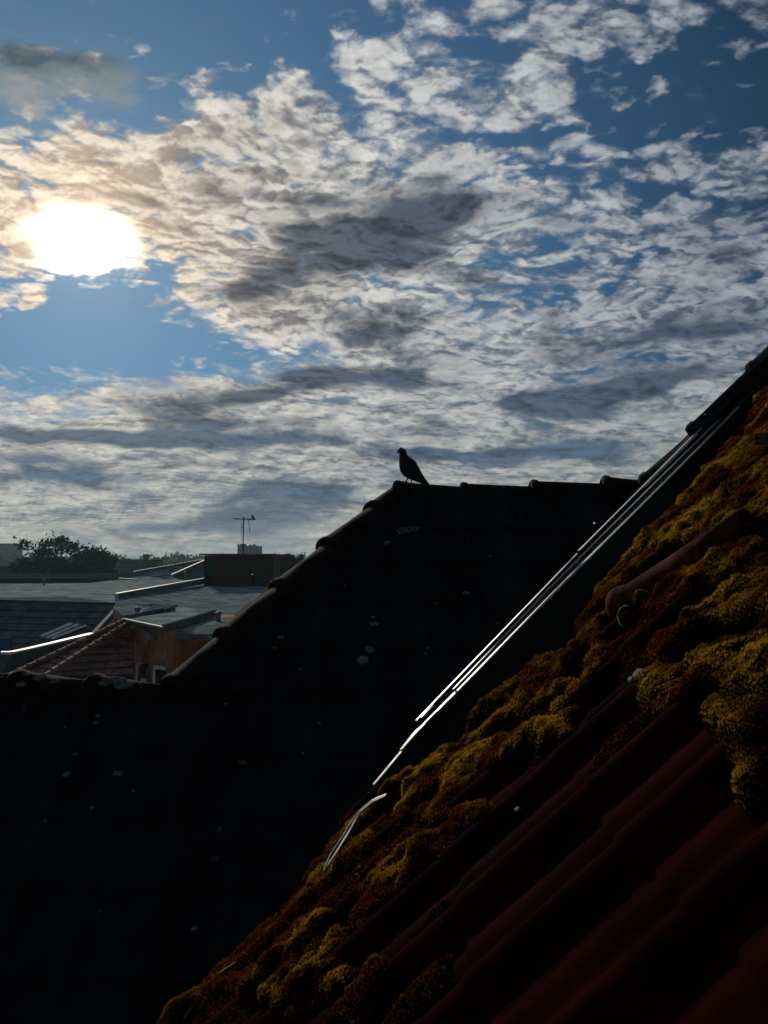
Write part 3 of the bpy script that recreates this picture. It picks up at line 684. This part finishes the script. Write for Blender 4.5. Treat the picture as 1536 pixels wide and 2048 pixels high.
for (x0, y0, x1, y1, x2, y2, dy) in [(816, 954, 814.5, 959, 811.5, 965.5, -.016), (824, 954, 823.5, 960, 822, 967, .016)]:
    mb = MB(); mb.tube([pp(x0, y0, dy), pp(x1, y1, dy), pp(x2, y2, dy)], [.008, .0045, .004], 7)
    for (tx, ty, ty2) in [(-4.5, .6, -.010), (-4.8, .2, .0), (-4, .7, .010), (3, .8, .0)]:
        mb.tube([pp(x2, y2, dy), pp(x2 + tx * .6, y2 - .2, dy + ty2 * .6), pp(x2 + tx, y2 + ty, dy + ty2)], [.0035, .003, .0015], 6)
    mb.build('leg', M['leg'], pg, smooth=True)

# ================================================================ ground and distance
g_ = MB(); g_.poly([(-6000, -300, -14), (6000, -300, -14), (6000, 9000, -14), (-6000, 9000, -14)]); o = g_.build('ground', M['ground']); o['kind'] = 'structure'
def extr(px_pts, Y, depth, name, m, parent, kind=None):
    mb = MB(); mb.poly([at(x, y, Y) for (x, y) in px_pts], (0, depth, 0)); return mb.build(name, m, parent, kind)
# hills on the horizon
mb = MB(); hp = []
for i in range(81):
    x = -2000 + i * 50; hp.append((x, 9 + 5 * math.sin(i * .31) + 4 * math.sin(i * .83 + 1)))
mb.poly([(x, 2600, z - 2) for x, z in hp] + [(2000, 2600, -14), (-2000, 2600, -14)], (0, 300, 0)); o = mb.build('hills', M['leaf2']); o['kind'] = 'structure'

def building(name, x0, x1, ytop, Y, label, depth=10, walls='far_wall', extras=()):
    "a far block, standing on the ground"
    a = at(x0, ytop, Y); b = at(x1, ytop, Y); t = thing(name, ((a.x + b.x) / 2, Y + depth / 2, -14), label, 'building', None)
    w = b.x - a.x; h = a.z + 14
    mb = MB(); mb.box(((a.x + b.x) / 2, Y + depth / 2, -14 + h / 2), (w, depth, h)); mb.build('wall', M[walls], t)
    mb = MB(); mb.box(((a.x + b.x) / 2, Y + depth / 2, a.z + .12), (w + .3, depth + .3, .3)); mb.build('roof', M['far_roof'], t)
    return t, a, b
def windows(t, a, b, rows, cols, w, h, zt, dz):
    for r_ in range(rows):
        for c in range(cols):
            x = a.x + (c + .5) * (b.x - a.x) / cols
            mb = MB(); mb.box((x, a.y - .03, a.z - zt - r_ * dz), (w, .12, h)); mb.build('window', M['glass'], t)
t, a, b = building('tower_block', -14, 19, 1088, 380, 'pale tower block on the far left horizon', 14, 'concrete'); windows(t, a, b, 4, 3, 1.4, 1.3, 2.5, 3)
t, a, b = building('office_block', 475, 513, 1093, 300, 'pale blue grey block with rooftop machinery behind the aerial', 14, 'concrete'); windows(t, a, b, 2, 5, .9, .8, 1.5, 2)
mb = MB()
for (x0, x1, y) in [(481, 492, 1089), (476, 478, 1089.5), (500, 503, 1091), (506, 511, 1090)]:
    p = at(x0, y, 303); q = at(x1, y, 303); mb.box(((p.x + q.x) / 2, 303, p.z - .4), (q.x - p.x, 2, 1.3))
for (x, y) in [(499, 1087), (508, 1088), (477, 1087)]:
    p = at(x, y, 301); mb.tube([p, p - Vector((0, 0, 1.6))], .12, 5)
mb.build('rooftop_machinery', M['far_wall'], t, kind='stuff')
# low dark roofs on the left, in front of the tree
lows = [(-20, 36, 1135, 120, 'dark low house at the left edge with pale roof trim', 9), (36, 72, 1147, 110, 'dark low house with pale roof trim left of the big tree', 8), (240, 300, 1122, 150, 'low black roofed house just right of the big tree', 9)]
for (x0, x1, y, Y, lab, dp) in lows:
    t, a, b = building('low_house', x0, x1, y, Y, lab, dp); windows(t, a, b, 1, 3, 1.0, 1.2, 1.6, 3)
    mb = MB(); mb.box(((a.x * .6 + b.x * .4), Y - .2, a.z + .2), ((b.x - a.x) * .7, .3, .22)); mb.build('roof_trim', M['sheet'], t)
    mb = MB(); mb.box((a.x * .3 + b.x * .7, Y + 3, a.z + .7), (.9, .9, 1.3)); mb.build('chimney', M['brick'], t)
# wide flat black house in front of the big tree
t = thing('long_house', at(60, 1160, 70), 'long dark flat roofed house below the big tree', 'building')
extr([(-200, 1158), (330, 1158), (330, 1500), (-200, 1500)], 72, 12, 'wall', M['far_wall'], t)
mb = MB(); mb.poly([at(-200, 1157, 71.5), at(330, 1157, 71.5), at(330, 1146, 84), at(-200, 1146, 84)], (0, 0, -.3)); mb.build('roof', M['far_roof'], t)

# ---- trees
def tree(name, px, py_top, py_base, Y, wpx, label, n_leaf, leaf, seed, cat='tree', mname='leaf', open_=.5):
    rr = np.random.RandomState(seed); sc_ = Y / F
    top = at(px, py_top, Y); cw = wpx * sc_ / 2; ch = (py_base - py_top) * sc_; cz = top.z - ch
    t = thing(name, (top.x, Y, -14), label, cat, 'trees on the skyline' if cat == 'tree' else None)
    mb = MB(); mb.tube([(top.x, Y, -14), (top.x + .1, Y, cz), (top.x, Y, cz + ch * .5)], [.45, .36, .12], 8)
    r2 = random.Random(seed); tips = []
    for k in range(11):
        a = 2 * math.pi * k / 11 + r2.uniform(-.2, .2); e = r2.uniform(.25, 1.0); rr_ = cw * r2.uniform(.5, .9) * (1.1 - .35 * e)
        p1 = Vector((top.x + math.cos(a) * rr_ * .5, Y + math.sin(a) * rr_ * .5, cz + ch * e * .45)); p2 = Vector((top.x + math.cos(a) * rr_, Y + math.sin(a) * rr_, cz + ch * (e * .75 + .1)))
        mb.tube([(top.x, Y, cz + ch * e * .1), p1, p2], [.18, .10, .03], 5); tips += [p1, p2]
    mb.build('trunk', M['bark'], t)
    # clumps of leaf-sized faces
    nc = int(110 - 68 * open_); cl = []
    while len(cl) < nc:
        u = rr.randn(3); u /= np.linalg.norm(u); rad = rr.rand() ** .4
        p = u * rad; z = p[2]
        if z < -.55: continue
        pr = 1 + .30 * math.sin(3.1 * math.atan2(u[1], u[0]) + seed) * .6 + .25 * math.sin(5 * u[0] + seed * 2)
        cl.append((top.x + p[0] * cw * pr, Y + p[1] * cw * .8, cz + ch * .42 + z * ch * .58 * (1 + .18 * math.sin(4 * p[0] + seed)), rr.uniform(.5, 1.1)))
    cl = np.array(cl); ci = rr.randint(0, nc, n_leaf); cr = cl[ci, 3:4] * cw * .17 * (1.2 - open_ * .68)
    c = cl[ci, :3] + rr.randn(n_leaf, 3) * cr * np.array((1, 1, .7))
    n = rr.randn(n_leaf, 3); n /= np.linalg.norm(n, axis=1, keepdims=True); a = np.cross(n, rr.randn(n_leaf, 3)); a /= np.linalg.norm(a, axis=1, keepdims=True); b = np.cross(n, a)
    s = leaf * (.6 + .8 * rr.rand(n_leaf, 1))
    vv = np.stack([c - a * s, c - b * s * .55, c + a * s, c + b * s * .55], 1).reshape(-1, 3)
    np_mesh('crown', vv, np.arange(n_leaf * 4).reshape(-1, 4), M[mname], t, smooth=False)
    return t
tree('broadleaf_tree', 118, 1071, 1165, 92, 176, 'big broad tree with gaps of sky in its crown on the left', 6500, .20, 5, open_=.9)
tree('broadleaf_tree', 178, 1100, 1165, 96, 110, 'rounded dark tree overlapping the right side of the big tree', 4500, .22, 9, open_=.3)
tree('broadleaf_tree', 75, 1120, 1170, 98, 90, 'low dark tree under the left side of the big tree', 3500, .22, 12, open_=.2)
tree('broadleaf_tree', 572, 1106, 1165, 75, 56, 'dense green tree directly right of the brick rooftop box', 5000, .16, 21, open_=.2)
tree('broadleaf_tree', 606, 1112, 1160, 82, 46, 'small green tree touching the edge of the dark hipped roof', 3500, .16, 22, open_=.3)
# wood along the horizon
rr = np.random.RandomState(4); V_ = []
for i in range(420):
    px = rr.uniform(-30, 640) if i < 150 else rr.uniform(640, 1900) if i < 360 else rr.uniform(-500, -30); Y_ = rr.uniform(210, 420); py = 1106 + rr.uniform(0, 9) - (3 if rr.rand() < .15 else 0)
    top = at(px, py, Y_); r = rr.uniform(3.0, 6.5); n = 260
    u = rr.randn(n, 3); u /= np.linalg.norm(u, axis=1, keepdims=True); c = np.array((top.x, Y_, top.z - r)) + u * r * (rr.rand(n, 1) ** .3) * np.array((1.2, 1, 1)); c[:, 2] -= rr.rand(n) ** 2 * 7
    nn = rr.randn(n, 3); nn /= np.linalg.norm(nn, axis=1, keepdims=True); a = np.cross(nn, rr.randn(n, 3)); a /= np.linalg.norm(a, axis=1, keepdims=True); b = np.cross(nn, a); s = .75
    V_.append(np.stack([c - a * s, c - b * s * .7, c + a * s, c + b * s * .7], 1).reshape(-1, 3))
V_ = np.concatenate(V_); o = np_mesh('distant_wood', V_, np.arange(len(V_)).reshape(-1, 4), M['leaf2'], None, 'stuff', smooth=False)
tag(o, 'hazy line of trees along the horizon', 'wood')
for (px, y0, y1, Y, lab) in [(332, 1101, 1125, 160, 'thin dark mast standing on the horizon wood right of the big tree'), (96, 1137, 1168, 45, 'thin pale vent pole on the left flat roof')]:
    mb = MB(); mb.tube([at(px, y1, Y), at(px, y0, Y)], Y / F * .55, 6); o = mb.build('pole', M['iron'] if Y > 100 else M['zinc']); tag(o, lab, 'pole')

# ================================================================ neighbouring buildings
def quad(name, pts, th, m, parent): mb = MB(); mb.poly([at(*p) for p in pts], th); return mb.build(name, m, parent)
# A: long flat roof with a tiled mansard below
ba = thing('mansard_building', at(100, 1300, 27), 'long building on the left with flat grey roof over a dark tiled slope', 'building')
quad('flat_roof', [(-90, 1197, 30), (130, 1193, 31), (238, 1206, 28.5), (300, 1190, 33), (420, 1162, 44), (412, 1148, 52), (280, 1153, 50), (180, 1166, 47), (-90, 1168, 47)], (0, 0, -.10), M['felt'], ba)
quad('fascia', [(-90, 1197, 29.9), (130, 1193, 30.9), (238, 1206, 28.4), (238, 1212, 28.4), (130, 1200, 30.9), (-90, 1204, 29.9)], (0, .06, 0), M['sheet'], ba)
mb = MB(); rows = 16; 
for k in range(rows):
    f0 = k / rows; f1 = (k + 1) / rows
    def lp(x, f, d0, y0): return at(x, y0 + (1420 - y0) * f, d0 - 6.5 * f)
    a0, a1 = lp(-90, f0, 29.7, 1204), lp(240, f0, 28.2, 1211); b0, b1 = lp(-90, f1, 29.7, 1204), lp(240, f1, 28.2, 1211)
    a0, a1 = a0 - Vector((0, 0, .0)), a1
    mb.poly([a0 + Vector((0, .08, 0)), a1 + Vector((0, .08, 0)), b1, b0], (0, .1, -.05))
mb.build('tiled_slope', M['far_tile_grey'], ba)
quad('wall', [(-90, 1416, 23.6), (240, 1416, 22.2), (240, 1900, 22.2), (-90, 1900, 23.6)], (0, 6, 0), M['far_wall'], ba)
sk = []
for (x0, y0, x1, y1, w) in [(80, 1272, 138, 1247, 6), (92, 1275, 152, 1249, 5), (102, 1277, 168, 1251, 5)]:
    mb = MB(); mb.poly([at(x0, y0, 25.0), at(x1, y1, 25.9), at(x1 + w, y1 + 1.2, 25.9), at(x0 + w * .8, y0 + 1.2, 25.0)], (0, .05, .03)); mb.build('skylight_slat', M['white'], ba)
quad('skylight', [(74, 1273, 25.1), (104, 1281, 25.0), (172, 1252, 25.9), (140, 1244, 26.1)], (0, .12, -.10), M['sheet'], ba)
quad('window', [(-30, 1276, 24.6), (18, 1276, 24.6), (21, 1306, 24.2), (-30, 1306, 24.2)], (0, .2, 0), mat('blue_glass', (.04, .12, .19), .8, .0, var=.1), ba)
# bright parapet coping running away
pc = thing('parapet', at(90, 1292, 22), 'low dark parapet with bright white metal coping on the left', 'parapet')
mb = MB()
cl_ = [(2, 1305, 20.5), (22, 1305, 20.6), (60, 1297, 21.3), (186, 1267, 23.8)]
for a, b in zip(cl_, cl_[1:]): mb.beam(at(*a), at(*b), .20, .05)
mb.build('coping', M['white'], pc)
quad('wall', [(2, 1309, 20.6), (22, 1309, 20.7), (186, 1271, 23.9), (186, 1310, 23.9), (0, 1352, 20.6)], (0, .15, 0), M['sheet'], pc)
quad('gutter', [(-60, 1352, 19.8), (60, 1345, 20.3), (190, 1290, 22.5), (190, 1330, 22), (60, 1420, 19.8), (-60, 1420, 19.5)], (0, .1, -.1), M['felt_dark'], pc)

# B: flat roofed building with zinc edged parapets, brick box on top
bb = thing('flat_roofed_building', at(400, 1300, 26), 'flat grey roofed building with pale metal parapet edges behind the red dormer', 'building')
quad('flat_roof', [(226, 1216, 24.5), (300, 1268, 20.5), (430, 1268, 20.5), (560, 1230, 22.5), (640, 1180, 30), (575, 1158, 42), (540, 1158, 42), (412, 1164, 40), (238, 1196, 26.8)], (0, 0, -.15), M['felt_dark'], bb)
quad('wall', [(226, 1219, 24.4), (300, 1271, 20.6), (620, 1240, 22.6), (620, 1500, 22.6), (226, 1500, 24)], (0, .3, 0), M['plaster'], bb)
mb = MB(); mb.beam(at(232, 1188, 26.6), at(413, 1156, 38.5), .14, .05); mb.build('coping', M['zinc'], bb)
quad('parapet', [(232, 1190, 26.6), (413, 1158, 38.5), (413, 1166, 38.5), (234, 1202, 26.6)], (.05, .15, 0), M['sheet'], bb)
mb = MB(); mb.beam(at(232, 1190, 26.5), at(236, 1214, 25.6), .10, .06, (0, -1, 0)); mb.beam(at(236, 1213, 25.6), at(184, 1269, 23.7), .13, .05); mb.build('verge_trim', M['zinc'], bb)
quad('hip_slope', [(236, 1214, 25.5), (312, 1207, 26.5), (350, 1213, 24), (250, 1240, 22), (186, 1270, 23.6)], (0, .1, -.1), M['far_tile_grey'], bb)
quad('shingle_slope', [(470, 1232, 22.4), (566, 1158, 40), (640, 1158, 38), (640, 1200, 28), (560, 1262, 21.5)], (0, 0, .06), M['far_tile_grey'], bb)
# brick box
bx = thing('brick_stairhead', at(480, 1160, 37), 'dark brick rooftop box under the aerial', 'rooftop box')
a = at(426, 1110, 37); b = at(547, 1110, 37)
mb = MB(); mb.box(((a.x + b.x) / 2, 38.2, a.z - .85), (b.x - a.x, 2.4, 1.7)); mb.build('wall', M['brick'], bx)
c = at(411, 1110, 38)
mb = MB(); mb.box(((c.x + a.x) / 2, 38.6, a.z - .9), (a.x - c.x + .06, 1.4, 1.74)); mb.build('side_wall', M['far_wall'], bx)
mb = MB(); mb.box(((c.x + b.x) / 2, 38.2, a.z + .03), (b.x - c.x + .12, 2.6, .07)); mb.build('capping', M['felt_dark'], bx)
# low gable roofs behind with pale verges
gr = thing('low_gabled_roof', at(340, 1150, 46), 'low pitched roof with two pale edge strips left of the brick box', 'roof')
quad('slope', [(266, 1145, 47), (411, 1119, 50), (411, 1160, 48), (343, 1156, 46)], (0, 0, -.1), M['felt_dark'], gr)
quad('slope', [(345, 1152, 45.5), (412, 1121, 47), (412, 1166, 44)], (0, .2, -.1), M['far_tile_grey'], gr)
mb = MB(); mb.beam(at(266, 1144, 46.9), at(411, 1118.5, 49.9), .10, .07); mb.build('verge', M['zinc'], gr)
mb = MB(); mb.beam(at(343, 1150, 45.3), at(411, 1120, 46.9), .14, .07); mb.build('verge', M['zinc'], gr)
mb = MB(); mb.beam(at(238, 1157, 46), at(276, 1160, 45), .12, .08); mb.build('skirting', M['zinc'], gr)
for (px, py, Y, lab) in [(371, 1144, 44, 'small pale roof vent beside the low pitched roof'), (88, 1158, 44, 'small pale roof vent on the left flat roof'), (507, 1150, 34, 'small dark vent pipe in front of the brick rooftop box'), (275, 1217, 23.5, 'small bright vent cowl between the dormer and the tiled hip'), (437, 1226, 22.3, 'short bright pipe end at the corner of the dormer roof')]:
    mb = MB(); c = at(px, py, Y); mb.tube([c - Vector((0, 0, .4)), c - Vector((0, 0, .08)), c, c + Vector((0, 0, .05))], [.07, .07, .13, .03], 8); o = mb.build('roof_vent', M['iron'] if px == 507 else M['zinc'], smooth=True); tag(o, lab, 'vent')
# aerial with its bird
ae = thing('tv_aerial', at(486, 1108, 37), 'thin rooftop television aerial on a tall mast', 'aerial')
k = 37 / F
mb = MB(); mb.tube([at(486, 1109, 37), at(487, 1034, 37)], .030, 8); mb.build('mast', M['iron'], ae)
mb = MB(); mb.tube([at(467, 1037.5, 37), at(509, 1039, 37)], .022, 6)
for x in (469, 474, 479, 492, 497, 503): c = at(x, 1038, 37); mb.tube([c - Vector((0, .45, 0)), c + Vector((0, .45, 0))], .010, 5)
mb.build('boom', M['iron'], ae)
mb = MB(); mb.tube([at(497, 1039, 37), at(499.8, 1064, 36.8)], .014, 5); mb.build('rod', M['iron'], ae)
mb = MB(); mb.tube([at(483, 1046, 37), at(482.5, 1086, 37)], .008, 5); mb.tube([at(482, 1055, 37), at(487, 1055, 37)], .012, 5); mb.build('cable', M['iron'], ae)
cr = thing('crow', at(505, 1038, 36.9), 'small black bird perched on the right end of the aerial', 'bird')
mb = MB(); rg = []
for (x, y, r) in [(502.2, 1030.6, .3), (503.2, 1030.8, 1.2), (504.2, 1032, 1.8), (505.6, 1034.2, 2.5), (507, 1036, 2.2), (508.8, 1037.6, 1.5), (511, 1039.8, .7)]:
    rg.append([at(x - .7 * r * math.cos(t) , y + .7 * r * math.cos(t), 36.9) + Vector((0, r * k * .9 * math.sin(t), 0)) for t in [2 * math.pi * j / 10 for j in range(10)]])
mb.loft(rg); mb.build('body', M['feather'], cr, smooth=True)
for dx in (0, 1.2):
    mb = MB(); mb.tube([at(504.6 + dx, 1035, 36.9 + dx * .04), at(504.4 + dx, 1038.8, 36.9 + dx * .04)], .012, 5); mb.build('leg', M['feather'], cr)

# ---- red dormer
dm = thing('dormer', at(330, 1365, 21), 'red rendered flat roofed dormer with white framed windows', 'dormer')
quad('front_wall', [(262, 1248, 22.0), (335, 1262, 20.0), (335, 1460, 20.0), (262, 1460, 22.0)], (.1, .25, 0), M['plaster'], dm)
quad('side_wall', [(336, 1262, 20.0), (480, 1226, 26), (520, 1240, 26), (520, 1460, 26), (336, 1460, 20.0)], (-.05, .3, 0), M['plaster'], dm)
quad('flat_roof', [(252, 1238, 21.9), (326, 1252, 19.9), (428, 1222, 23.6), (352, 1212, 25.8)], (0, 0, -.06), M['felt'], dm)
quad('fascia', [(326, 1251, 19.8), (432, 1220, 23.7), (436, 1236, 23.8), (326, 1262, 19.85)], (0, .07, 0), M['sheet'], dm)
quad('front_fascia', [(250, 1240, 21.8), (325, 1254, 19.8), (325, 1262, 19.8), (252, 1248, 21.8)], (0, .07, 0), M['sheet'], dm)
mb = MB(); mb.tube([at(247, 1239, 21.7), at(326, 1256, 19.6)], .045, 8); mb.build('gutter', M['zinc'], dm)
mb = MB(); mb.beam(at(252, 1234, 22), at(352, 1212, 25.6), .14, .10); mb.build('edge_upstand', M['sheet'], dm)
mb = MB(); mb.beam(at(326, 1252, 19.9), at(430, 1221, 23.6), .12, .06); mb.build('edge_trim', M['sheet'], dm)
mb = MB()
for i in range(9): c = at(270 + i * 5.5, 1243 + i * 1.1, 21.5 - i * .14); mb.tube([c, c + Vector((.02, 0, .06))], [.03, .008], 5)
mb.build('debris', M['moss'], dm, kind='stuff')
for (x0, x1, y0, y1, Y, bar) in [(272, 294, 1324, 1372, 21.3, True), (306, 329, 1331, 1376, 20.3, False)]:
    a = at(x0, y0, Y - .05); b = at(x1, y0 + (x1 - x0) * .12, Y - .35); h = (y1 - y0) * Y / F
    mb = MB()
    fr = .085
    mb.poly([a, b, b - Vector((0, 0, fr)), a - Vector((0, 0, fr))], (.02, .06, 0))
    d = (b - a).normalized() * fr
    mb.poly([a, a + d, a + d - Vector((0, 0, h)), a - Vector((0, 0, h))], (.02, .06, 0))
    if bar:
        mb.poly([b - d, b, b - Vector((0, 0, h)), b - d - Vector((0, 0, h))], (.02, .06, 0))
        e = Vector((0, 0, h * .62)); mb.poly([a + (b - a) * .45 - e, b - e, b - e - Vector((0, 0, fr)), a + (b - a) * .45 - e - Vector((0, 0, fr))], (.02, .06, 0))
    w_ = mb.build('window_frame', M['white'], dm)
    mb = MB(); mb.poly([a + Vector((0, .05, 0)), b + Vector((0, .05, 0)), b + Vector((0, .05, -h)), a + Vector((0, .05, -h))], (.01, .03, 0)); mb.build('pane', M['glass'], w_)
# lantern on the dormer wall
ln = thing('wall_lantern', at(288, 1340, 20.6), 'black wall lantern between the two white dormer windows', 'lamp')
c = at(288, 1336, 20.5)
mb = MB(); mb.tube([c + Vector((0, 0, .13)), c + Vector((0, 0, .10)), c + Vector((0, 0, .02))], [.02, .10, .12], 6); mb.build('hood', M['iron'], ln)
mb = MB(); mb.tube([c + Vector((0, 0, .01)), c - Vector((0, 0, .22))], [.09, .06], 6); mb.tube([c - Vector((0, 0, .22)), c - Vector((0, 0, .26))], [.07, .02], 6); mb.build('glass_body', M['glass'], ln)
mb = MB(); mb.tube([c - Vector((0, 0, .24)), c + Vector((0, .3, -.3)), c + Vector((0, .5, -.2))], .018, 6); mb.build('bracket', M['iron'], ln)

# ---- red tiled hip in front of the dormer
ht = thing('tiled_hip_roof', at(190, 1330, 20), 'red brown tiled hip roof with sunlit edge tiles left of the dormer', 'roof')
def hq(fx, row):    # front face, rows of plain tiles
    top = Vector((262, 1262)); 
    return top
mb = MB(); nrow = 6
for k in range(nrow):
    f0, f1 = k / nrow, (k + 1) / nrow
    xl0, xl1 = 262 - 205 * f0, 262 - 205 * f1
    y0, y1 = 1256 + 104 * f0, 1256 + 104 * f1; yr0, yr1 = 1262 + 84 * f0, 1262 + 84 * f1
    d0, d1 = 21.6 - 2.0 * f0, 21.6 - 2.0 * f1
    mb.poly([at(xl0, y0, d0 + .10), at(266, yr0, d0 + .4), at(266, yr1, d1 + .3), at(xl1, y1, d1)], (0, .1, -.06))
mb.build('front_slope', M['far_tile'], ht)
mb = MB()
for i in range(11):         # sunlit courses between the two lines of edge tiles
    f0 = i / 11; f1 = (i + .86) / 11
    def ln_(f, o): return at(36 + (252 - 36) * f + o * (26 - 18 * f), 1352 - (1352 - 1243) * f + o * (5 - 3 * f), 18.6 + 3.0 * f - o * .1)
    mb.poly([ln_(f0, -.6), ln_(f1, -.6) + Vector((0, 0, -.03)), ln_(f1, 1) + Vector((0, 0, -.03)), ln_(f0, 1)], (0, .05, -.06))
mb.build('edge_courses', M['far_tile'], ht)
for off, yy in ((0, 0), (1, 1)):
    n_ = 12
    for i in range(n_):
        f0, f1 = i / n_, (i + 1.05) / n_
        x0 = 14 + 236 * f0 + off * 58 * (1 - f0); x1 = 14 + 236 * f1 + off * 58 * (1 - f1)
        y0 = 1349 - 113 * f0 + off * 9; y1 = 1349 - 113 * f1 + off * 9
        Y0 = 18.4 + 3.2 * f0 - off * .25; Y1 = 18.4 + 3.2 * f1 - off * .25
        mb = MB(); half_cap(mb, at(x0, y0 - 1, Y0), at(x1, y1, Y1), (0, 0, 1), .085, .072, .02, 8); mb.build('edge_tile', M['far_tile'], ht, smooth=True)
mb = MB(); mb.tube([at(100, 1357, 18.9), at(266, 1347, 21)], .06, 6); mb.build('gutter', M['iron'], ht)
quad('lean_to_roof', [(90, 1362, 18.6), (266, 1352, 20.5), (268, 1400, 19.0), (90, 1410, 18.0)], (0, .1, -.1), M['sheet'], ht)

# ================================================================ haze
mb = MB(); mb.box((0, 1400, -3.0), (3400, 3400, 24)); hz = mb.build('haze', None)
hm = bpy.data.materials.new('haze'); hm.use_nodes = True; hm.node_tree.nodes.clear()
vo = hm.node_tree.nodes.new('ShaderNodeVolumePrincipled'); vo.inputs['Density'].default_value = .0006; vo.inputs['Color'].default_value = (.50, .80, .92, 1); vo.inputs['Anisotropy'].default_value = .2
ou = hm.node_tree.nodes.new('ShaderNodeOutputMaterial'); hm.node_tree.links.new(vo.outputs[0], ou.inputs['Volume'])
hz.data.materials.append(hm); hz['kind'] = 'stuff'; hz['label'] = 'thin pale haze over the city'
